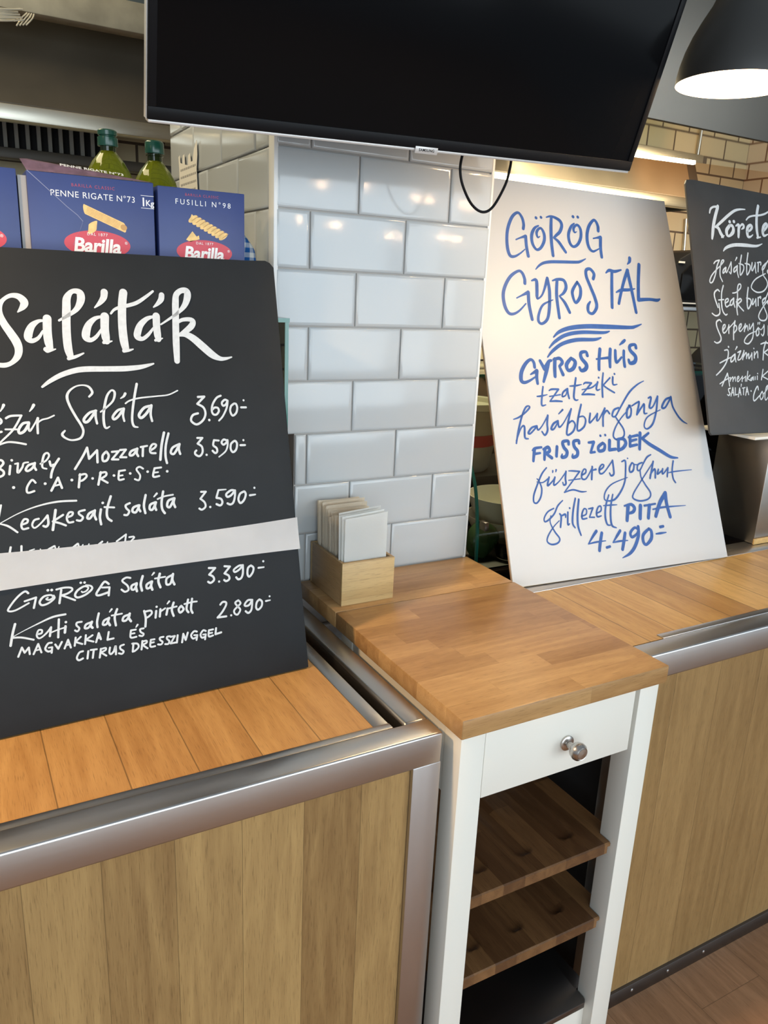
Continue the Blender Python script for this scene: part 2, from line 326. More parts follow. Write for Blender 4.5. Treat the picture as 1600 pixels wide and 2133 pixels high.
# ---------------------------------------------------------------- hand lettering: x,y,width along each stroke, tenths of a millimetre
SALAD_TEXT = [
 ('Saláták', """870,6048,18 945,6125,86 968,6193,110 906,6265,88 807,6278,61 709,6225,51 644,6136,72 631,6016,87 673,5882,103 745,5749,113 807,5627,118 827,5519,106 798,5417,90 713,5329,62 611,5296,68 502,5318,61 436,5385,49
1202,5932,35 1131,5924,50 1041,5861,87 986,5765,110 971,5683,110 1018,5642,69 1105,5684,50 1174,5781,32
1251,5961,120 1235,5781,120 1236,5629,117 1248,5539,89
1191,5518,76 1208,5488,38 1262,5505,33 1320,5523,19
1412,5939,32 1560,6023,51 1677,6116,77 1744,6238,110 1747,6336,109 1690,6373,77 1615,6352,70 1552,6259,108 1534,6134,118 1510,5924,118 1495,5714,119 1496,5532,117 1512,5434,98
1487,5385,52 1591,5413,46 1704,5462,24
2094,6370,105 2076,6291,95 2015,6211,66 1932,6137,20
2001,6004,40 1915,5974,63 1823,5887,95 1773,5773,118 1769,5695,112 1827,5657,66 1915,5711,53 1996,5818,33
2064,6008,126 2046,5833,123 2047,5705,121 2057,5640,94
2010,5621,47 2067,5626,40 2132,5643,20
2374,6373,121 2344,6228,124 2321,6039,124 2308,5837,125 2310,5649,126 2326,5525,103
2295,5496,55 2367,5503,41 2434,5521,21
2160,6057,33 2216,6116,40 2319,6158,54 2452,6190,57 2572,6234,57 2713,6326,48 2825,6411,35
1083,4980,32 1196,5061,58 1363,5148,72 1556,5208,79 1721,5227,83 1998,5226,81 2281,5227,83 2501,5246,70 2636,5274,49 2724,5298,26
2957,6357,86 2940,6290,87 2881,6222,59 2813,6168,21
2786,6020,42 2694,5989,67 2589,5899,94 2535,5796,108 2522,5715,104 2589,5679,63 2683,5739,53 2775,5843,35
2839,6029,115 2830,5873,112 2832,5740,110 2840,5673,85
2791,5658,42 2840,5669,40 2902,5689,21
2901,5904,25 3022,5980,35 3185,6088,50 3306,6211,86 3366,6348,112 3359,6431,100 3274,6438,85 3191,6372,92 3165,6252,106 3145,6028,107 3126,5803,108 3111,5578,108 3099,5337,90
3121,5907,36 3236,5977,57 3361,5990,69 3417,5955,87 3381,5881,99 3280,5804,80 3182,5751,43
3174,5743,50 3275,5752,87 3394,5692,114 3539,5563,126 3686,5432,117 3809,5370,73 3907,5369,49 4009,5392,23"""),
 ('ézár Saláta', """305,4604,31 265,4656,28 170,4609,34 95,4463,34 114,4362,31 218,4356,28 300,4419,22
364,4449,31 474,4477,31 497,4519,31 460,4554,31 402,4515,31 370,4432,31 400,4354,31 481,4362,32
548,4737,41 529,4699,31 496,4650,16
559,4550,32 625,4579,32 763,4580,29/ 635,4384,29 454,4215,25 410,4158,25
535,4393,25 682,4385,26
427,4178,25 539,4210,27 647,4200,29 778,4166,29
850,4476,35 770,4463,37 706,4380,38 716,4328,39 782,4359,39 849,4459,39
850,4468,35 838,4399,32 854,4355,29 928,4455,23 976,4531,32
940,4723,42 917,4684,35 877,4634,16
976,4531,36 962,4436,34 954,4315,33
970,4467,23 1030,4506,23 1114,4525,23 1199,4561,23
1717,4819,30 1768,4880,37 1728,4962,34 1645,4991,23 1542,4975,23 1443,4907,33 1405,4820,40 1429,4696,37 1496,4534,37 1566,4388,37 1580,4298,34 1531,4211,34 1410,4187,27 1321,4224,30 1282,4279,37 1324,4330,27
1795,4607,34 1697,4579,37 1611,4493,41 1619,4443,41 1676,4463,41 1775,4584,41
1786,4607,38 1779,4503,36 1789,4416,34
1858,4586,24 1938,4641,28 2054,4745,31 2092,4862,38 2053,4905,28 1984,4838,34 1936,4713,38 1895,4534,38 1891,4390,38 1915,4338,31 1965,4359,21
2202,4621,35 2110,4598,37 2030,4510,38 2043,4466,38 2109,4507,38 2192,4613,39
2202,4621,39 2181,4522,35 2191,4433,32
2246,4848,42 2221,4809,35 2171,4778,17
2434,4990,39 2383,4808,38 2335,4607,37 2310,4442,36 2327,4349,36 2385,4328,21
2236,4699,25 2304,4740,25 2453,4774,25 2714,4794,22 2904,4810,22 3059,4872,22
2621,4648,40 2511,4622,41 2423,4520,43 2449,4469,43 2528,4525,43 2614,4633,43
2625,4655,40 2600,4522,38 2612,4413,36"""),
 ('3.690', """3381,4762,36 3486,4764,36/ 3360,4652,36/ 3453,4593,36 3480,4501,36 3451,4416,36 3387,4353,36 3312,4326,36 3244,4370,36 3235,4420,36 3275,4479,36 3355,4501,36
3532,4386,40 3533,4384,40
3762,4770,34 3689,4737,34 3615,4638,34 3589,4537,34 3610,4475,34 3663,4470,34 3707,4522,35 3694,4573,34 3642,4581,34 3596,4547,34
3868,4685,35 3825,4702,35 3772,4657,35 3788,4606,35 3839,4629,35 3868,4680,35
3872,4685,35 3844,4568,33 3766,4437,31 3695,4369,29
3981,4635,35 3923,4595,35 3900,4514,35 3934,4440,35 3998,4479,35 4026,4560,35 4013,4623,35 3981,4635,35
4148,4683,35 4149,4682,35
4095,4568,35 4178,4565,35"""),
 ('3.590', """3306,4109,34 3389,4104,34/ 3302,4018,34/ 3365,3968,34 3373,3892,34 3346,3837,34 3302,3815,34 3249,3849,34 3247,3885,34 3270,3909,34
3432,3829,37 3433,3828,37
3658,4045,31 3579,4057,33/ 3558,3976,35 3609,3927,35 3614,3870,35 3579,3847,35 3539,3886,35
3802,4033,35 3745,4057,35 3703,4014,35 3731,3974,35 3783,4004,35 3802,4033,35
3807,4043,35 3799,3951,31 3753,3861,27 3637,3781,23
3915,4021,35 3862,3978,35 3848,3896,35 3881,3842,36 3939,3879,36 3965,3971,36 3942,4020,36 3915,4021,35
4081,4027,36 4082,4026,36
4023,3947,36 4100,3944,36"""),
 ('Bivaly Mozzarella', """373,3957,32 435,3961,32 458,3916,32 409,3860,32/ 407,3843,32 449,3797,32 436,3747,32 363,3719,32
358,3958,32 333,3721,32
542,3872,32 519,3754,32
569,3951,35 571,3949,35
607,3896,23 647,3902,26/ 630,3769,33 696,3838,29 721,3896,26 782,3906,23
868,3885,33 786,3865,33 740,3808,33 761,3781,33 820,3811,33 864,3872,33
869,3889,33 858,3834,33 874,3789,33
940,3871,23 1017,3909,25 1069,3976,27 1053,4021,29 1005,3998,31 970,3895,33 966,3817,28 1017,3793,23
1069,3897,33 1082,3830,33 1116,3845,34
1199,3927,34 1122,3822,34 1079,3728,34 1064,3663,34
1407,3759,34 1537,3942,34 1609,4063,34/ 1621,3897,35/ 1747,4014,35/ 1736,3834,35
1879,3987,35 1821,3931,35 1818,3850,35 1874,3855,35 1908,3925,35 1879,3987,35
1961,3976,32 2061,3979,32/ 1949,3862,32/ 2043,3855,32
2084,3996,32 2170,3997,32/ 2073,3886,32/ 2165,3880,32
2337,3997,36 2246,3966,36 2219,3909,36 2270,3909,36 2336,3983,36
2343,4001,36 2327,3933,36 2344,3885,36
2398,4021,33 2497,4033,29
2431,4019,36 2413,3881,36
2536,3956,33 2615,4001,33 2634,4043,33 2583,4052,33 2539,3993,33 2542,3924,33 2615,3911,33
2778,4223,40 2721,4028,41 2679,3805,41
2847,4206,37 2787,4024,37 2766,3856,37 2778,3745,37
2997,4026,38 2891,3980,37 2854,3902,37 2906,3884,37 2991,4002,38
3006,4029,38 2986,3954,38 3001,3873,38
552,3561,42 553,3561,42
974,3579,40 975,3579,40
1344,3600,41 1345,3600,41
1639,3599,38 1640,3599,38
1952,3617,39 1954,3616,39
2196,3628,40 2197,3628,40
2462,3634,40 2464,3634,40
2766,3615,41 2768,3615,41
847,3604,30 803,3647,30 729,3549,30 729,3470,30 818,3485,30
1048,3470,34 1157,3651,34/ 1196,3497,34
1084,3534,27 1185,3551,27
1430,3485,35 1467,3675,34
1457,3662,31 1540,3673,31 1556,3635,31 1500,3586,31 1447,3573,31
1712,3499,35 1765,3681,35
1754,3670,32 1835,3676,32 1837,3630,32 1755,3582,32/ 1848,3516,32
2124,3684,29 2033,3678,30/ 2017,3550,32 2092,3550,29
2026,3605,25 2080,3610,25
2397,3686,29 2345,3718,29 2296,3681,29 2341,3588,29 2315,3515,29 2257,3535,29
2677,3683,30 2573,3678,31/ 2541,3552,33 2635,3552,30
2566,3610,26 2622,3613,26"""),
 ('Kecskesajt saláta', """334,3074,13 588,3189,15 852,3266,22 1117,3300,29 1376,3289,29
325,3063,20 428,3016,30 536,2917,27
365,3325,26 295,3075,33 262,2907,33
610,3021,30 675,3040,30 688,3082,30 641,3091,30 599,3022,30 611,2955,30 683,2960,30
835,3079,30 774,3063,29 740,2997,27 771,2953,25 857,3010,24 958,3113,31
958,3113,34 959,2998,34 925,2953,34 889,2967,34
1075,3180,38 1009,2895,38
1171,3099,31 1022,3018,31/ 1117,2980,31 1193,2939,31
1225,3057,31 1291,3077,31 1307,3120,31 1257,3122,31 1218,3049,31 1237,2980,31 1301,2980,31
1479,3137,32 1404,3124,31 1394,3089,31 1443,3033,32 1407,2986,32 1354,2998,31
1618,3113,35 1537,3080,35 1504,3017,35 1543,3007,35 1613,3096,35
1624,3118,35 1610,3050,35 1627,2979,36
1711,3122,36 1685,3006,36 1692,2899,36
1747,3218,39 1749,3218,39
1874,3306,36 1802,3121,36 1793,2994,36 1847,2932,36
1767,3152,29 1906,3132,29
2144,3174,33 2081,3147,33 2086,3100,33 2122,3050,33 2090,2998,33 2045,3002,33
2276,3127,37 2195,3102,37 2171,3045,37 2220,3024,37 2277,3104,37
2285,3126,37 2271,3081,37 2290,3032,37
2396,3274,37 2354,3119,37 2364,2996,37
2534,3147,37 2454,3118,37 2438,3050,37 2480,3040,37 2532,3123,37
2543,3146,37 2522,3082,38 2535,3028,38
2570,3282,34 2522,3237,22
2672,3304,38 2632,3147,38 2630,3033,38 2664,2963,38
2574,3194,26 2687,3227,26 2822,3239,27
2830,3181,38 2741,3151,38 2713,3072,38 2755,3052,38 2828,3162,38
2839,3180,38 2819,3109,38 2837,3040,38
425,2714,30 404,2638,30
566,2712,30 556,2618,30
730,2647,17 665,2633,17
810,2636,17 819,2609,17
1000,2655,28 923,2621,28
1009,2658,21 1016,2614,21
1065,2638,17 1051,2613,17
1326,2649,28 1263,2607,28
1335,2648,25 1339,2607,25
1400,2625,18 1384,2601,18
1486,2625,18 1475,2602,18
1679,2636,29 1626,2601,29
1756,2621,18 1741,2595,18
1889,2613,26 2038,2702,26/ 2012,2588,26
2082,2654,26 2146,2655,26/ 2153,2636,26 2102,2589,26"""),
 ('3.590', """3282,3241,33 3360,3236,33/ 3260,3131,33/ 3322,3068,33 3331,2995,33 3269,2953,33 3227,2975,33
3409,2982,38 3410,2981,38
3702,3241,19 3573,3242,31/ 3530,3130,36
3529,3119,36 3601,3095,36 3620,3033,36 3580,2990,36 3519,3017,36
3851,3208,36 3787,3219,36 3700,3165,36 3714,3117,36 3779,3137,36 3845,3203,36
3855,3210,36 3841,3104,36 3805,3014,36 3753,2988,36 3706,3010,36
3986,3172,37 3933,3143,36 3899,3057,36 3929,2993,37 3995,3037,37 4034,3122,37 4019,3174,37 3986,3172,37
4197,3223,37 4198,3222,37
4107,3105,37 4203,3109,26"""),
 ('Görög saláta', """584,2021,31 540,2053,30 429,1980,28 313,1851,27 303,1805,26 394,1802,25 577,1876,24
525,1911,27 681,1942,29/ 636,1795,31
837,1912,23 814,1894,24 853,1877,25 905,1901,26 885,1944,26 786,1938,30 722,1869,31 749,1816,30 840,1831,28 925,1888,26 920,1931,25
848,2021,38 850,2021,38
901,2016,39 902,2016,39
1031,1997,32 986,1806,32
966,2013,28 1067,2024,28 1167,2008,29 1179,1969,29 1108,1930,29 1023,1917,28/ 1118,1865,29 1206,1814,29
1311,1928,23 1327,1913,24 1380,1928,25 1410,1972,25 1353,2000,29 1254,1952,32 1213,1886,32 1252,1847,32 1366,1875,31 1459,1941,31 1450,1990,27 1380,2014,22
1311,2061,36 1313,2061,36
1366,2056,36 1367,2056,36
1708,1981,33 1651,2023,33 1572,1938,33 1515,1858,33 1552,1830,33 1686,1854,33
1607,1941,26 1715,1928,30/ 1690,1807,33
2036,2023,30 1974,2038,30 1911,1996,30 1979,1914,30 1990,1846,30 1934,1823,30 1887,1865,30
2117,1926,34 2045,1900,34 2039,1844,34 2081,1841,34 2121,1906,34
2122,1925,38 2106,1871,38 2114,1804,38
2224,2023,38 2183,1906,38 2191,1801,38
2348,1918,35 2273,1882,35 2271,1822,35 2320,1833,35 2350,1899,35
2357,1917,39 2337,1853,39 2350,1790,39
2402,2049,31 2367,2016,19
2490,2021,39 2456,1911,39 2478,1808,39
2408,1957,27 2569,1961,27
2675,1970,35 2589,1929,35 2580,1838,35 2643,1844,35 2683,1953,35
2696,1986,39 2677,1896,39 2702,1819,39"""),
 ('3.390', """3288,1995,35 3393,1980,35/ 3283,1887,35/ 3344,1845,35 3354,1787,35 3294,1749,35 3254,1773,35
3437,1749,37 3438,1748,37
3553,1986,35 3644,1968,35/ 3541,1868,35/ 3606,1823,35 3614,1764,35 3559,1737,35 3525,1761,35
3868,1956,34 3800,1958,34 3708,1907,33 3720,1865,33 3794,1891,34 3865,1951,34
3869,1959,36 3856,1826,36 3822,1752,36 3768,1735,36 3735,1774,36
4010,1933,36 3955,1898,36 3935,1799,36 3965,1751,36 4028,1811,36 4051,1887,36 4010,1933,36
4235,1973,37 4236,1972,37
4139,1874,34 4236,1872,26"""),
 ('Kerti saláta pirított', """366,1605,34 320,1472,34 276,1305,35
320,1428,10 472,1488,12 689,1563,21 876,1618,30 1051,1627,30
306,1414,28 431,1395,28 584,1333,28
640,1402,28 698,1409,28 707,1452,27 662,1457,26 632,1386,26 658,1340,25 717,1361,25 789,1419,27 836,1473,28
835,1468,32 806,1344,32
953,1568,32 917,1304,32
827,1393,21 921,1417,21 1040,1435,23
1033,1449,36 1015,1358,36
1044,1510,36 1046,1510,36
1264,1475,29 1199,1474,29 1187,1435,29 1221,1383,29 1191,1343,29 1159,1363,29
1399,1442,33 1323,1424,33 1300,1372,33 1348,1368,33 1400,1423,33
1408,1449,37 1385,1398,37 1407,1357,37
1519,1558,33 1482,1436,33 1480,1353,33
1655,1460,34 1585,1435,34 1562,1378,34 1611,1375,34 1653,1442,34
1660,1463,37 1640,1407,37 1661,1351,38
1712,1589,30 1677,1553,19
1791,1576,34 1744,1463,34 1748,1331,34
1702,1492,26 1855,1495,26
1960,1461,34 1880,1444,34 1856,1386,34 1906,1381,34 1964,1442,34
1970,1475,38 1950,1416,38 1976,1355,38
2191,1477,35 2204,1361,35 2185,1231,35
2199,1463,31 2289,1466,31 2303,1420,31 2246,1376,31 2204,1365,31
2375,1445,35 2355,1343,35
2387,1510,35 2389,1510,35
2443,1462,35 2422,1350,35
2439,1424,27 2519,1464,28
2556,1452,36 2528,1360,36
2592,1562,32 2558,1529,20
2660,1531,36 2620,1422,36 2639,1321,36
2565,1451,28 2701,1462,28
2775,1459,36 2729,1412,36 2749,1354,36 2808,1399,36 2775,1459,36
2894,1540,36 2855,1400,36 2880,1337,36
2960,1543,36 2928,1387,36 2945,1316,37
2829,1479,28 2958,1490,28 3033,1487,28"""),
 ('MAGVAKKAL ÉS CITRUS DRESSZINGGEL', """358,1126,28 419,1250,28/ 447,1168,28/ 509,1232,28/ 512,1134,28
562,1123,28 638,1260,28/ 668,1128,28
592,1171,23 657,1175,23
820,1242,29 770,1239,29 725,1171,29 758,1123,29 808,1127,29
772,1176,23 821,1175,26/ 804,1095,29
866,1206,29 900,1135,29/ 959,1227,29
987,1123,29 1048,1242,29/ 1074,1119,29
1012,1168,24 1071,1165,24
1156,1254,29 1130,1135,29
1228,1253,28 1146,1190,27/ 1238,1141,28
1302,1263,29 1277,1133,30
1396,1245,28 1295,1194,28/ 1399,1146,28
1436,1129,30 1488,1259,30/ 1509,1161,30
1455,1181,24 1509,1189,24
1633,1249,30 1603,1134,30/ 1693,1139,30
2035,1211,29 1962,1212,29/ 1947,1105,29 2033,1098,29
1957,1160,27 2011,1159,27
2070,1281,31 2042,1248,19
2155,1208,29 2102,1204,29 2107,1159,29 2146,1123,29 2124,1093,29 2080,1108,29
1235,1031,30 1183,1020,29 1141,949,29 1166,907,30 1224,923,30
1311,1016,30 1288,909,30
1347,1027,28 1434,1022,28
1390,1018,30 1364,903,30
1494,1016,30 1463,886,30
1490,1011,28 1561,1017,28 1558,984,28 1489,961,28/ 1561,896,28
1626,1008,30 1610,936,30 1633,907,30 1678,941,30/ 1711,1019,30 1703,889,31
1833,1014,29 1781,1001,29 1777,959,29 1819,912,29 1792,878,29 1748,895,29
1977,1004,31 1955,879,31
1959,1004,29 2036,988,29 2049,932,29 1993,887,29 1955,879,29
2116,1015,31 2090,886,31
2116,1007,29 2177,1008,29 2174,975,29 2110,955,29/ 2183,886,29
2302,1007,30 2246,1008,29/ 2230,906,30 2301,897,30
2241,961,28 2288,962,28
2445,1018,30 2392,1015,30 2388,981,30 2424,939,30 2396,906,30 2350,915,30
2549,1007,30 2505,1008,30 2498,975,30 2529,934,30 2509,893,30 2462,898,30
2558,996,30 2625,997,30/ 2547,891,30/ 2625,891,30
2670,1000,32 2647,887,32
2730,875,33 2762,1006,32/ 2791,902,33/ 2836,1011,33
2984,1001,31 2940,1014,31 2886,962,31 2909,901,31 2960,909,31
2934,951,27 2988,943,29/ 2966,868,31
3132,983,31 3089,1001,31 3040,943,31 3057,887,31 3108,890,31
3082,933,27 3127,929,29/ 3106,850,31
3254,987,31 3183,985,31/ 3173,887,31 3244,888,31
3183,935,29 3234,935,29
3306,997,33 3286,900,34/ 3385,912,34"""),
 ('2.890', """3420,1367,33 3464,1403,33 3518,1389,34 3512,1336,34 3438,1239,34 3353,1163,33/ 3502,1157,34
3587,1159,36 3588,1158,36
3734,1388,32 3676,1354,32 3713,1287,32 3752,1224,32 3700,1154,32 3652,1176,32 3647,1232,32 3713,1287,32 3768,1333,32 3734,1388,32
3978,1352,34 3900,1359,34 3838,1301,34 3851,1270,34 3914,1278,34 3974,1349,34
3976,1349,34 3949,1200,35 3890,1146,35 3843,1183,34
4105,1339,35 4056,1303,35 4033,1216,35 4065,1171,35 4132,1219,35 4145,1298,35 4105,1339,35
4291,1363,33 4292,1362,33
4218,1293,33 4295,1295,22"""),
]
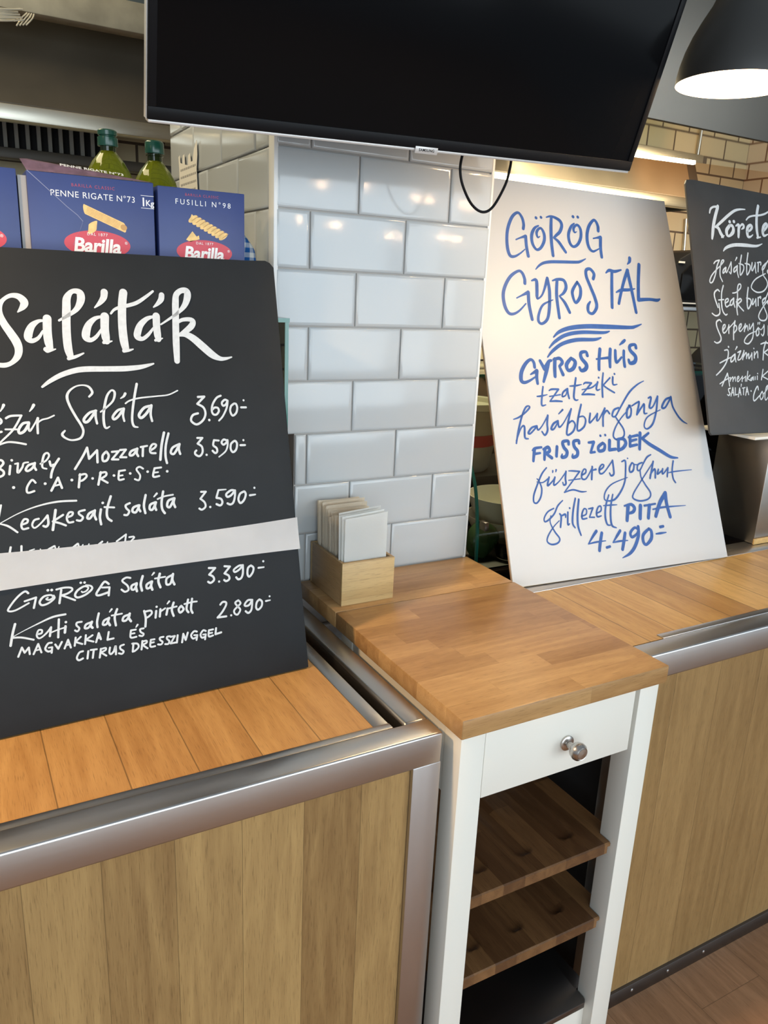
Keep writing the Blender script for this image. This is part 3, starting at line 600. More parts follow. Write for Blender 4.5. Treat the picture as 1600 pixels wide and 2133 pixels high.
GYROS_TEXT = [
 ('GÖRÖG', """1351,8748,84 1387,8869,84 1368,9044,84 1265,9163,71 1074,9039,85 899,8752,89 813,8474,88 785,8183,96 831,8013,92 963,8005,65 1135,8090,45 1303,8207,30
1077,8445,37 1235,8509,47 1390,8555,90/ 1365,8299,90 1373,8037,90
1838,8866,42 1710,8796,72 1602,8650,91 1560,8489,90 1577,8333,87 1670,8222,72 1810,8290,80 1943,8477,88 1973,8658,88 1917,8792,72 1835,8786,66 1745,8680,80 1756,8553,53 1831,8584,23
1801,9071,85 1803,9069,85
1959,9098,80 1961,9096,80
2289,9142,81 2223,8836,96 2166,8473,96 2145,8098,88
2130,9113,38 2255,9149,58 2393,9131,77 2545,9053,93 2579,8925,93 2487,8756,89 2346,8646,77 2262,8579,58/ 2387,8488,87 2479,8355,89 2566,8216,82
2996,9019,39 2881,8928,75 2765,8737,90 2738,8574,90 2770,8435,86 2868,8381,75 3020,8472,83 3144,8664,91 3174,8870,87 3110,8977,79 3021,8960,69 2947,8873,79 2960,8776,55 3037,8798,20
2996,9202,88 2998,9201,88
3151,9205,83 3153,9203,83
3758,8874,93 3779,9000,93 3736,9131,80 3654,9159,76 3484,8997,92 3369,8762,96 3335,8514,96 3377,8354,88 3464,8294,68 3570,8326,48 3695,8385,32
3550,8652,40 3667,8677,50 3803,8702,97/ 3744,8419,97 3730,8156,89
1533,7701,30 1647,7799,57 1801,7880,72 2018,7924,80 2351,7944,81 2833,7964,79 2984,7989,67 3177,8073,28"""),
 ('GYROS TÁL', """1134,7321,91 1149,7438,91 1103,7588,86 998,7630,70 749,7487,85 547,7245,90 439,6995,95 437,6723,100 515,6550,90 652,6526,69 843,6614,53 1069,6799,38
822,6933,37 978,7002,48 1195,7094,97/ 1161,6775,97 1182,6404,92
1349,7398,38 1494,7421,92 1476,7203,98 1439,7006,92/ 1452,6937,49 1625,7069,55 1829,7443,93
1847,7486,88 1852,7163,94 1770,6739,94 1651,6429,82 1462,6300,71 1366,6367,82 1420,6562,71 1588,6789,60 1913,6926,28
2141,7444,89 2050,7030,94 2024,6467,89
1993,7428,39 2153,7473,72 2353,7454,89 2395,7285,95 2288,7124,78 2135,7033,44/ 2272,6868,89 2375,6617,90
2778,7431,74 2598,7222,90 2559,7078,90 2616,6880,79 2784,7029,96 2849,7261,91 2778,7431,74
3318,7543,92 3374,7677,92 3275,7803,86 3137,7767,91 3108,7591,97 3191,7305,98 3273,7019,104 3279,6788,98 3118,6610,80 2986,6649,86 3001,6808,91 3094,6920,52
3779,7727,41 3904,7802,88 4082,7782,88 4315,7836,47
3985,7753,94 3890,7306,100 3792,6790,94
4539,7836,107 4368,7564,95 4179,7200,89 4042,6906,88
4529,7826,113 4561,7335,102 4587,6682,96
4015,7208,41 4195,7275,83 4459,7295,83 4684,7334,30
4688,8181,108 4661,8089,90 4568,8008,30
4978,8017,109 4848,7527,108 4746,7029,108/ 5125,7058,85 5391,7043,92 5508,7078,49
1742,5960,39 1953,6102,89 2310,6207,112 2837,6260,120 3544,6263,122 4271,6261,95 4463,6288,78 4696,6358,30
1556,5682,38 1770,5849,83 2138,6022,95 2631,6100,96 3332,6104,81 3561,6143,35
1462,5448,38 1658,5614,83 1993,5797,94 2454,5900,101 3011,5916,86 3250,5968,35"""),
 ('GYROS HÚS', """1027,5194,86 1024,5318,86 943,5385,76 779,5284,94 623,5083,107 573,4883,111 652,4816,85 818,4859,63 994,4947,45
874,5015,40 1077,5104,102/ 1042,4946,95 1039,4789,81
1218,5352,86 1314,5148,105/ 1471,5330,91 1560,5364,69
1467,5307,91 1355,5080,105 1227,4832,73
1677,5398,101 1627,5170,106 1597,4960,92
1633,5387,69 1818,5417,92 1888,5318,97 1779,5215,74/ 1849,5008,102
2182,5423,84 2010,5261,111 2036,5111,93 2202,5168,107 2291,5330,108 2182,5423,84
2709,5495,95 2685,5588,81 2522,5564,94 2508,5424,108 2633,5260,114 2580,5144,113 2443,5102,89 2402,5179,80
3151,5662,101 3063,5378,96 3011,5130,91
2980,5401,48 3370,5438,73
3492,5665,97 3426,5426,102 3385,5200,87
3649,5630,88 3610,5379,93 3643,5319,73 3821,5451,59
3934,5620,89 3892,5427,88 3876,5211,93
4027,5911,74 3955,5862,84 3826,5783,34
4366,5709,95 4354,5794,80 4179,5768,94 4153,5646,109 4300,5477,114 4238,5331,114 4076,5295,94 4049,5380,84"""),
 ('tzatziki', """1183,4702,50 1117,4496,52 1062,4251,54 1183,4253,27
962,4466,36 1091,4474,50 1272,4505,23
1345,4605,32 1433,4637,50 1637,4634,51/ 1320,4335,36/ 1498,4342,55 1687,4327,42
1331,4459,32 1666,4498,37
1885,4631,51 1759,4553,51 1717,4451,46 1828,4483,37 1894,4608,37
1915,4642,56 1906,4527,56 1918,4402,56
2227,4914,56 2137,4661,61 2069,4433,61 2109,4352,51 2188,4357,28
1998,4709,33 2182,4718,51 2371,4746,24
2429,4750,28 2508,4791,52 2693,4781,52/ 2333,4486,38/ 2533,4494,57 2731,4478,43
2358,4612,28 2683,4665,43 2897,4791,33
2899,4803,57 2825,4652,57 2842,4593,48 2933,4615,29
2953,4919,57 2955,4917,57
3123,5036,48 3033,4742,58 2979,4416,58
3317,4909,44 3057,4719,43/ 3198,4623,48 3383,4521,49
3416,4927,58 3385,4738,53 3518,4737,29
3488,5012,58 3490,5010,58"""),
 ('hasábburgonya', """178,3924,28 332,3967,45 533,4072,45 688,4194,51 663,4236,40 572,4197,51 438,4005,51 279,3678,56 153,3347,45
164,3407,39 349,3703,39 455,3741,56 422,3479,56 514,3442,34
820,3741,51 663,3705,51 541,3585,57 604,3568,45 798,3714,46
819,3736,51 835,3643,46 970,3736,34 1187,3983,46
1188,3988,58 1132,3787,58 1110,3618,58 1011,3510,52 944,3597,46
1469,3846,52 1319,3780,58 1226,3656,58 1311,3653,46 1463,3818,41
1469,3846,52 1473,3690,52 1633,3798,35 1926,4133,41
1661,4117,53 1519,4016,29
1926,4133,53 1777,3822,59 1671,3497,53 1865,3561,53 1969,3729,53 1902,3832,47 1765,3765,41
2256,4235,54 2086,3869,59 2018,3584,53 2222,3663,54 2317,3833,54 2259,3936,42 2094,3912,36
2496,4002,54 2423,3771,54 2566,3854,42 2699,3967,48
2722,3990,54 2669,3822,54 2747,3848,36 2988,4121,55
2977,4106,55 2887,3903,55 2838,3670,55
2869,3903,36 3030,4060,49 3107,3984,55
3436,4124,49 3274,4069,55 3187,3923,55 3297,3914,43 3517,4152,49 3860,4505,56 4175,4713,44 4433,4817,25
3277,3906,43 3360,3769,49 3484,3558,50 3446,3381,50 3223,3302,49 3112,3395,49 3211,3597,43 3429,3827,37 3677,4013,31
3826,4174,56 3705,4057,68 3664,3864,62 3787,3905,56 3845,4084,56 3788,4175,50
3880,4158,38 4114,4258,50 4146,4227,57 4003,3929,57/ 4223,4134,51 4314,4193,57 4264,3967,57 4359,3955,32
4488,4357,45 4589,4370,57 4473,4113,64 4594,4125,45 4810,4381,58
4822,4396,58 4685,4001,58 4492,3671,57 4267,3543,44 4190,3636,44 4357,3858,38 4831,4033,26
5268,4357,59 5073,4299,58 4907,4102,64 5027,4099,52 5265,4341,52
5284,4372,65 5292,4108,59 5418,3856,59 5548,3713,53 5694,3630,26"""),
 ('FRISS ZÖLDEK', """640,3178,94 558,2902,73
575,3156,37 660,3202,68 854,3219,58
604,3065,68 790,3081,58
947,3171,90 883,2918,74
899,3165,63 1047,3210,90 1076,3118,85 956,3060,74/ 1106,2949,90
1314,3210,85 1253,2980,80
1673,3258,81 1673,3337,76 1509,3318,86 1515,3187,97 1590,3080,97 1535,2965,92 1404,2946,80 1435,3022,38
1998,3270,82 1995,3336,76 1845,3316,87 1835,3185,98 1911,3077,98 1871,2961,92 1736,2929,81 1751,3006,38
2293,3270,61 2460,3276,83/ 2307,3017,66/ 2441,3024,61
2735,3237,78 2583,3150,89 2578,3044,83 2733,3063,89 2791,3180,84 2735,3237,78
2698,3426,67 2700,3423,67
2855,3438,67 2858,3435,67
2967,3293,96 2910,3054,90/ 3123,3065,79
3261,3308,91 3200,3026,85
3210,3310,62 3417,3315,91 3480,3203,97 3368,3086,91 3200,3026,74
3656,3373,92 3600,3116,86
3599,3348,57 3906,3390,75
3647,3250,75 3848,3282,63
3600,3116,80 3835,3146,69
4006,3441,99 3899,3033,93
4290,3430,64 4047,3301,81/ 4261,3140,99 4582,2958,100 4906,2774,84 5149,2733,42"""),
 ('fűszeres joghurt', """906,2717,37 740,2574,47 552,2308,47 420,2091,47 389,1930,47 474,1898,42 605,2026,47 673,2223,47 631,2403,42 582,2470,31
568,2395,26 732,2371,32 919,2461,42
939,2485,48 854,2287,53 1011,2378,37 1105,2461,48
1108,2474,48 1040,2287,48 1211,2365,32 1459,2581,38
1075,2630,48 1062,2592,32
1179,2649,48 1158,2604,32
1462,2593,48 1413,2429,54 1404,2300,54 1334,2267,48 1315,2332,38
1543,2601,27 1669,2594,43 1873,2568,44/ 1314,2088,32/ 1577,2134,43 1821,2070,44 1982,2066,22
1497,2372,27 1853,2387,33
1919,2474,44 2041,2519,44 2073,2595,44 2012,2612,38 1924,2500,49 1916,2383,49 2047,2388,38 2278,2636,39
2284,2662,55 2203,2351,55
2265,2571,33 2384,2590,55
2477,2558,44 2606,2617,45 2653,2680,45 2589,2697,39 2492,2597,50 2494,2478,50 2634,2509,39 2941,2771,39
2954,2783,51 2943,2570,56 2922,2438,51 2830,2403,51 2794,2472,39
3241,2735,34 3364,2747,51 3311,2467,51 3236,2230,51 3067,2001,51 2822,1807,51 2582,1786,39 2497,1858,39 2585,2036,39 2838,2203,34 3342,2325,23
3447,2811,40 3454,2808,40
3559,2682,46 3464,2566,57 3458,2458,51 3569,2492,52 3626,2638,46 3578,2690,40
3604,2653,29 3722,2632,29 3836,2667,29
3908,2676,41 3757,2630,46 3710,2497,46 3797,2492,40 3937,2647,41 4096,2803,47 4242,2864,35
3797,2492,40 3790,2302,40 3888,2105,46 4015,1879,47 3912,1737,41 3624,1705,46 3416,1788,46 3462,1919,40 3726,2170,35 4036,2450,35 4281,2669,29
4284,2683,53 4081,2256,52
4099,2337,35 4295,2489,47 4261,2258,53
4416,2468,47 4353,2348,47 4535,2434,41
4563,2474,47 4531,2337,41 4749,2490,36
4749,2490,48 4670,2259,47
4700,2354,24 4963,2380,36 5566,2391,18
4972,2659,48 4882,2427,48 4867,2205,48 4925,2090,42"""),
 ('grillezett PITA', """1227,1900,30 1057,1781,45 919,1602,45 735,1475,45 613,1439,40 617,1533,40 743,1664,40 930,1732,35
810,1563,30 764,1401,35 852,1180,45 963,1004,45 886,905,45 708,888,45 595,970,40 650,1105,40 846,1299,30 1031,1425,25
1078,1588,45 1107,1514,55 1039,1270,50
1095,1527,35 1235,1563,56 1236,1491,40
1323,1604,51 1267,1321,51 1322,1328,30
1396,1701,51 1398,1699,51
1610,1919,51 1486,1626,56 1414,1343,56 1464,1219,41
1709,1887,56 1604,1544,61 1562,1258,61 1605,1025,46
1705,1475,36 1855,1511,41 1891,1617,41 1821,1647,41 1738,1533,51 1728,1412,51 1865,1413,36
1956,1636,36 2097,1649,47/ 1945,1430,36/ 2095,1417,42
2176,1508,36 2325,1557,42 2348,1666,42 2269,1660,42 2189,1544,52 2190,1426,52 2316,1435,31
2653,1927,42 2504,1666,53 2433,1400,58 2456,1214,53 2543,1181,32
2781,1930,42 2654,1629,53 2592,1337,58 2603,1163,58 2722,1103,32
2428,1677,26 2647,1674,42 2861,1667,21
3208,1609,113 3100,1255,96
3088,1619,48 3312,1639,81 3405,1543,97 3336,1448,86 3184,1423,64
3610,1582,109 3531,1268,103
3905,1566,104 3803,1257,98
3740,1572,60 4112,1593,50
4485,1817,117 4266,1602,111 4058,1281,99
4508,1842,112 4494,1558,100 4537,1224,101
3997,1457,38 4307,1483,55 4648,1481,39 5132,1469,17"""),
 ('4.490', """2087,1076,83 1974,978,73 1784,791,31/ 2032,814,47 2326,817,26
2243,1013,89 2150,790,94 2087,603,88
2323,651,68 2428,665,68
2825,1019,80 2706,907,74 2540,751,32/ 2770,765,53 3018,758,27
2968,944,91 2886,742,96 2805,557,90
3401,1003,65 3297,1050,70 3144,940,81 3167,826,75 3345,896,65 3420,1014,54
3421,1064,92 3382,842,97 3212,585,97 3017,432,80 2760,348,21
3758,983,71 3547,851,92 3509,680,92 3589,596,76 3784,728,99 3825,913,88 3758,983,71
4144,993,77 4248,1001,72
3967,831,39 4125,834,61 4312,837,28"""),
]
KORETE_TEXT = [
 ('Körete', """795,5777,46 850,5885,61 970,5952,54 1114,5967,70/ 1146,5985,93
1131,5949,101 1006,5711,108 898,5456,111 836,5234,102 798,5109,69
974,5423,62 1197,5567,78 1515,5777,82 1786,5930,73 2006,5994,55 2243,6020,29
1015,5427,77 1091,5393,96 1155,5277,109 1225,5201,94
1170,5169,39 1290,5228,24
1526,5503,95 1405,5382,110 1399,5272,102 1476,5231,63 1636,5335,111 1682,5436,108 1643,5521,87 1560,5520,71
1549,5616,87 1564,5620,87
1723,5640,87 1738,5642,88
1790,5529,40 1901,5574,80 1935,5515,88
1919,5555,96 1884,5385,100 1856,5244,80
1935,5515,48 2052,5596,64 2112,5574,81 2104,5517,73 2011,5460,24
2214,5402,49 2375,5473,65 2453,5564,90 2395,5608,82 2277,5534,98 2236,5404,111 2252,5294,90 2347,5288,57 2465,5355,30
2805,6165,99 2728,5972,102 2675,5741,102 2651,5513,106 2667,5331,86
2628,5285,58 2786,5320,33
2243,5733,41 2363,5822,49 2544,5876,49 2811,5917,53 3040,5976,53 3226,6060,42
2873,5463,50 3021,5562,67 3115,5671,84 3067,5716,75 2953,5627,100 2898,5479,113 2916,5382,87 2993,5382,59 3111,5428,30
1188,4809,28 1282,4892,71 1479,4970,87 1735,5019,93 2096,5040,97 2462,5048,74 2639,5075,58 2824,5140,20"""),
 ('Hasábburgo', """769,4452,34 852,4519,37 999,4557,38/ 885,4399,41 793,4177,40 664,3980,40 569,3940,37 548,3999,37 648,4140,37 851,4302,34 1030,4423,34 1169,4542,38 1144,4574,35 1075,4522,41 1000,4353,41 970,4148,41 1040,4003,38
1217,4382,38 1115,4307,41 1092,4224,41 1170,4270,35 1227,4376,35
1232,4383,41 1214,4286,38 1251,4262,32 1456,4536,35
1457,4543,41 1440,4357,41 1400,4231,38 1345,4275,32
1693,4457,39 1557,4379,42 1532,4281,42 1635,4343,35 1692,4450,35
1699,4464,42 1671,4304,42 1701,4154,39
1705,4679,48 1630,4590,22
1906,4756,45 1818,4521,45 1797,4382,42 1783,4215,39 1932,4363,42 1940,4489,42 1766,4524,35
2183,4834,46 2107,4612,46 2064,4400,42 2061,4240,39 2202,4396,43 2200,4521,43 2022,4543,36
2317,4586,43 2269,4414,43 2306,4375,36 2428,4538,40
2447,4595,43 2433,4426,43 2438,4321,40
2579,4605,43 2531,4362,43
2535,4602,37 2680,4626,43 2670,4555,40
2898,4614,44 2749,4504,47 2714,4417,44 2812,4480,37 2907,4601,37 3023,4709,37
2732,4390,37 2737,4277,37 2868,4130,41 2857,3988,41 2669,3836,40 2402,3793,40 2199,3879,40 2216,3992,40 2414,4158,37 2832,4326,30
3053,4469,41 2932,4404,44 2966,4335,41 3067,4413,41"""),
 ('Steak burgo', """879,3736,41 814,3773,41 693,3699,47 667,3590,47 722,3417,47 767,3312,47
1054,3895,44 967,3714,44 927,3508,44 921,3328,44
815,3503,35 1021,3527,35
1397,3717,35 1546,3746,35 1731,3866,39 1756,3964,39 1672,3959,39 1613,3846,45 1578,3610,45 1530,3356,45
2053,3899,46 1991,3701,46 1962,3505,46
810,3411,43 823,3207,43 768,3120,43 638,3087,39 511,3145,36
917,3493,43 913,3324,43 948,3198,43 1032,3124,40 1099,3148,30
1056,3430,36 1182,3492,40 1192,3557,37 1102,3531,40 1058,3444,43 1096,3339,40 1232,3395,33
1409,3575,40 1290,3498,43 1253,3396,43 1342,3415,37 1415,3547,37
1421,3583,44 1403,3461,44 1429,3347,40
1546,3554,44 1505,3351,44 1508,3151,44
1504,3487,37 1670,3581,44 1718,3533,44 1561,3432,37/ 1637,3357,41 1765,3262,41
2001,3765,44 1950,3545,48 1958,3328,45 2092,3450,45 2100,3582,45 1938,3610,38
2204,3601,45 2150,3468,45 2194,3463,38 2315,3592,38
2321,3607,45 2299,3417,42
2425,3649,45 2392,3436,45
2411,3634,38 2531,3677,45 2524,3632,38
2733,3658,46 2609,3593,49 2595,3504,46 2694,3553,39 2756,3659,39 2872,3813,39
2591,3474,39 2663,3345,42 2728,3171,42 2640,3050,42 2456,3036,42 2366,3113,42 2418,3232,38 2605,3416,35 2815,3588,35
2889,3621,43 2796,3543,46 2845,3486,43 2947,3550,43"""),
 ('Serpenyős', """836,2940,40 780,2987,39 657,2933,46 641,2820,46 702,2668,46 766,2529,46 730,2430,46 597,2378,39 498,2410,33
866,2715,36 964,2803,40 973,2867,36 906,2844,40 858,2729,43 898,2646,40 1026,2720,30 1120,2851,33
1122,2865,40 1089,2644,40
1109,2780,30 1264,2884,30 1385,2974,34
1386,2981,44 1294,2729,44 1254,2486,44
1296,2814,34 1400,2861,40 1418,2761,44 1295,2658,37
1503,2750,37 1603,2839,37 1625,2911,37 1555,2880,41 1507,2778,44 1551,2708,37 1685,2799,27 1788,2903,34
1790,2917,41 1716,2713,41
1746,2772,31 1850,2876,38 1875,2747,41
1955,2909,38 1946,2778,38 2102,2928,38
2116,2943,42 2098,2754,42 2020,2534,42 1844,2393,41 1692,2411,38 1705,2497,38 1880,2632,34 2184,2728,24
2312,2834,42 2206,2728,45 2211,2612,42 2310,2673,42 2321,2819,38 2417,2779,25 2560,2901,32
2563,2915,42 2531,2709,42 2461,2619,39 2410,2662,32
2321,2965,42 2298,2921,24
2390,2975,42 2366,2923,25
2731,2892,46 2692,2640,46"""),
 ('Jázmin R', """853,2193,33 982,2203,40 985,2083,44 882,1884,43 686,1699,43 445,1544,33
626,1860,33 892,1954,37 1071,2013,27
1022,2289,54 1024,2287,54
1221,2087,41 1090,2000,44 1064,1893,40 1191,1958,37 1242,2087,37
1255,2101,44 1249,1988,44 1258,1902,41
1360,2296,47 1283,2216,20
1370,2146,34 1496,2191,41/ 1342,1960,34 1477,1991,34 1627,2194,34
1628,2201,41 1538,1963,41
1568,2021,31 1709,2152,38 1696,1994,38
1700,2023,31 1804,2125,38 1794,1988,38 1937,2127,31
1939,2142,42 1912,1961,42
2036,2267,42 2038,2265,42
2044,2173,42 2020,2013,42
2028,2071,31 2169,2189,39 2167,2022,42
2574,2468,39 2450,2253,46 2373,1967,46
2346,2390,35 2523,2430,42 2702,2405,46 2709,2302,43 2448,2165,35/ 2565,2109,39 2712,2023,39"""),
 ('Amerikai K', """882,1595,40 752,1433,40 623,1264,37
882,1595,40 902,1447,40 918,1263,37
547,1320,30 771,1418,33 983,1489,24
982,1482,34 958,1390,34
972,1419,24 1081,1504,30 1063,1383,30
1079,1419,24 1167,1504,31 1171,1390,31
1242,1433,27 1313,1476,31 1309,1519,31 1249,1476,34 1255,1376,31 1374,1447,24 1448,1505,27
1461,1519,34 1430,1383,34
1461,1448,21 1592,1519,24
1592,1519,34 1562,1390,34
1699,1649,35 1616,1390,35
1772,1549,28 1649,1462,28/ 1773,1405,31
1863,1491,31 1790,1448,35 1806,1405,31 1883,1477,28
1899,1506,35 1897,1419,35
1976,1506,35 1966,1434,35
2069,1528,35 2055,1434,35
2090,1593,39 2092,1592,39
2332,1704,39 2222,1427,39
2552,1669,32 2271,1521,32/ 2507,1434,36"""),
 ('SALÁTA Col', """941,1207,30 864,1186,34 865,1123,37 899,1066,37 850,1017,34 800,1039,27
932,1002,34 1039,1221,37/ 1051,1015,34
976,1080,27 1052,1093,27
1134,1213,34 1107,1029,34/ 1195,1043,27
1218,978,34 1305,1205,38/ 1333,1027,34
1254,1078,27 1332,1091,27
1385,1305,41 1365,1241,21
1414,1205,27 1525,1219,28
1464,1205,34 1432,1033,34
1517,1018,35 1603,1226,38/ 1639,1032,35
1551,1104,28 1634,1111,28
1753,1129,45 1755,1127,45
2058,1159,39 2039,1253,39 1935,1159,42 1831,987,42 1846,864,39 2079,999,32
2209,1114,35 2101,999,39 2130,897,35 2234,983,36 2219,1107,32
2243,1041,25 2421,1171,36 2471,1273,36 2394,1215,39 2306,1012,39 2320,880,32 2445,966,25"""),
]

# ---------------------------------------------------------------- shared materials
m_tile = plain('white_glazed_tile', (0.475, 0.495, 0.50), rough=0.10, spec=0.5, bump=0.02, nscale=22)
m_grout = plain('grey_grout', (0.42, 0.39, 0.36), rough=0.9)
m_plaster = plain('grey_plaster', (0.42, 0.42, 0.40), rough=0.9, noise=0.2, nscale=25)
m_trimw = plain('white_edge_trim', (0.78, 0.77, 0.74), rough=0.35)
m_steel_x = steel('brushed_steel_along_x', (0.54, 0.525, 0.515), 0.31, 0)
m_steel_y = steel('brushed_steel_along_y', (0.46, 0.44, 0.42), 0.30, 1)
m_steel_z = steel('brushed_steel_along_z', (0.50, 0.48, 0.47), 0.32, 2)
m_mirror = plain('polished_steel', (0.55, 0.53, 0.49), rough=0.025, metal=1.0)
m_darksteel = steel('dark_steel', (0.16, 0.15, 0.145), 0.34, 0)
m_black = plain('black_plastic', (0.006, 0.006, 0.007), rough=0.4, spec=0.12)
m_blackmatt = plain('black_matt', (0.012, 0.011, 0.011), rough=0.8)
m_white = plain('white_lacquer', (0.75, 0.715, 0.635), rough=0.35)
m_chalk = plain('black_board_paint', (0.0125, 0.0150, 0.0175), rough=0.60, spec=0.28, noise=0.18, nscale=7)
m_paintw = plain('white_paint_marker', (0.60, 0.635, 0.655), rough=0.6, noise=0.07, nscale=160)
m_paintb = plain('blue_paint', (0.030, 0.098, 0.335), rough=0.5, noise=0.12, nscale=60)
m_boardw = plain('white_board', (0.63, 0.625, 0.615), rough=0.45)
m_boardedge = plain('brown_board_edge', (0.42, 0.27, 0.16), rough=0.7)

# ---------------------------------------------------------------- setting
m_floor = wood('floor_laminate', (0.23, 0.115, 0.056), (0.42, 0.225, 0.118), 0, 1, 0.198, stave=0.62, seam=0.006, vary=0.22, rough=0.45, aoff=0.149, seam_dark=0.45, rings=0.6)
struct('floor', box(B(), -3.2, 4.4, -3.6, 4.0, -0.05, 0.0), m_floor, 0)
m_ceil = plain('ceiling_paint', (0.30, 0.29, 0.28), rough=0.9)
struct('ceiling', box(B(), -3.2, 4.4, 1.3, 4.0, 3.0, 3.05), m_ceil, 0)
m_ktile = brick('cream_wall_tile', (0.66, 0.60, 0.40), (0.58, 0.53, 0.35), (0.12, 0.095, 0.07), 0.205, 0.107, (0, 2), shift=(0.0, 0.03), msize=0.05)
m_ktile_r = brick('cream_side_tile', (0.66, 0.58, 0.46), (0.60, 0.53, 0.43), (0.20, 0.12, 0.08), 0.205, 0.107, (1, 2), shift=(0.0, 0.03), msize=0.05)
struct('wall_back', box(B(), -3.2, 4.3, 3.3, 3.4, 0.0, 3.0), m_ktile, 0)
struct('wall_right', box(B(), 4.2, 4.3, 1.6, 3.3, 0.0, 3.0), m_ktile_r, 0)
struct('wall_left', box(B(), -3.2, -3.1, 1.5, 3.3, 0.0, 3.0), m_plaster, 0)

# the tiled pillar: grout body, with pillowed tiles on its front and on its left side, notched at the lower left
PX0, PX1, PY, PB = 0.561, 1.051, 1.446, 2.183
ROWS = [1.2195 + 0.1071 * k for k in range(0, 11)]
bm = B()
box(bm, PX0 + 0.005, PX1 - 0.004, PY + 0.004, PB, 1.2205, 2.995)
box(bm, 0.606, PX1 - 0.004, PY + 0.004, PB, 0.0, 1.2205)
struct('wall_pillar', bm, [m_grout], 0)
def tile(bm, P0, U, V, Nn, w, h, rng, cut=False):
    """one glazed tile: soft edge, very slightly out of true"""
    ta, tb = rng.uniform(-0.005, 0.005), rng.uniform(-0.007, 0.006)
    g = 0.0016; e = 0.0045; c = P0 + U*w/2 + V*h/2
    def ring(ins, up):
        return [bm.verts.new(c + U*sx*(w/2 - ins) + V*sy*(h/2 - ins) + Nn*(up + ta*sx*(w/2-ins) + tb*sy*(h/2-ins))) for sx, sy in ((-1,-1),(1,-1),(1,1),(-1,1))]
    rs = [ring(g, -0.001), ring(g, 0.0022), ring(g + 0.0012, 0.0036), ring(g + e*0.75, 0.0046), ring(g + e*1.6, 0.0050)]
    for a, b in zip(rs, rs[1:]):
        for k in range(4): bm.faces.new((a[k], a[(k+1) % 4], b[(k+1) % 4], b[k]))
    bm.faces.new(rs[-1])
rng = random.Random(11)
bm = B(); X, Z = Vector((1, 0, 0)), Vector((0, 0, 1)); FN = Vector((0, -1, 0))
zr = [0.900 - 0.107 * k for k in (1, 2)][::-1] + [0.900, 1.006, 1.1125] + ROWS
for r in range(len(zr) - 1):
    z0, z1 = zr[r], zr[r+1]
    if z0 > 2.1: break
    k = round((z0 - 1.648) / 0.1071)
    js = [0.734, 0.945] if k % 2 == 0 else [0.632, 0.843]
    xs = [PX0 if z0 > 1.2 else 0.606] + [j for j in js if j > 0.61] + [PX1]
    for a, b in zip(xs, xs[1:]):
        if b - a > 0.012: tile(bm, Vector((a, PY + 0.003, z0)), X, Z, FN, b - a, z1 - z0, rng)
o = struct('trim_1', bm, m_tile, 40); o.name = 'wall_pillar_tiles'
bm = B(); Yv = Vector((0, 1, 0)); LN = Vector((-1, 0, 0))
for r in range(len(ROWS) - 1):
    z0, z1 = ROWS[r], ROWS[r+1]
    k = round((z0 - 1.648) / 0.1071)
    js = [1.654, 1.864, 2.075] if k % 2 == 0 else [1.549, 1.759, 1.970]
    ys = [1.474] + js + [PB]
    for a, b in zip(ys, ys[1:]):
        tile(bm, Vector((PX0 + 0.003, b, z0)), -Yv, Z, LN, b - a, z1 - z0, rng)
o = struct('trim_2', bm, m_tile, 40); o.name = 'wall_pillar_side_tiles'
bm = B(); box(bm, PX0 - 0.003, PX0 + 0.006, PY - 0.001, 1.473, 1.2205, 2.29, 0.0015)
box(bm, PX1 - 0.006, PX1 + 0.002, PY - 0.001, PY + 0.012, 0.80, 2.29, 0.0015)
struct('trim_3', bm, m_trimw)

# ---------------------------------------------------------------- left counter
LC = (0.0, 0.857, 0.0)
t = thing('counter', 'left counter of oak planks in a steel frame, under the black salad board', 'counter', LC)
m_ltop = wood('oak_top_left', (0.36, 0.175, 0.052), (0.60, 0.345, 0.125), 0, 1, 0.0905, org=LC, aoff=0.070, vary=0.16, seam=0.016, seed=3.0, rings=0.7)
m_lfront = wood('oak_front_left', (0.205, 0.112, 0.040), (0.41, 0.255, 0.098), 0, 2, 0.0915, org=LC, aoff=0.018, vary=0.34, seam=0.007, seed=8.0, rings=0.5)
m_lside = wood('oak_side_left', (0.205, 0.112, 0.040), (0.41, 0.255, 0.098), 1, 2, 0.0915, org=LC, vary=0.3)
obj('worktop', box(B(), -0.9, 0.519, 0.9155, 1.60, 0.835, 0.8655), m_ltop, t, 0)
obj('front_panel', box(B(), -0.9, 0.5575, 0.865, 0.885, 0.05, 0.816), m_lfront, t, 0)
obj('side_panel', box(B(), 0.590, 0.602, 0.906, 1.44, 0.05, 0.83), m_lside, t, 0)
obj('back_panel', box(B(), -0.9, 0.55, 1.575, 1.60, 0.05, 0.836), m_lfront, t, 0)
bm = B(); box(bm, -0.9, 0.609, 0.857, 0.9015, 0.8145, 0.868, 0.004, 3); obj('front_rail', bm, m_steel_x, t)
bm = B(); box(bm, 0.5655, 0.609, 0.899, 1.444, 0.8145, 0.868, 0.006, 4); obj('side_rail', bm, m_steel_y, t)
bm = B(); box(bm, 0.558, 0.609, 0.857, 0.905, 0.0, 0.818, 0.003, 2); obj('post', bm, m_steel_z, t)
bm = B(); box(bm, -0.9, 0.546, 0.9015, 0.916, 0.84, 0.8668, 0.0008); obj('lip_strip', bm, m_steel_y, t)
bm = B(); box(bm, 0.519, 0.545, 0.915, 1.444, 0.84, 0.8665, 0.0008); obj('lip_strip', bm, m_steel_y, t)
obj('skirting', box(B(), -0.9, 0.5575, 0.8605, 0.885, 0.0, 0.049), m_darksteel, t)

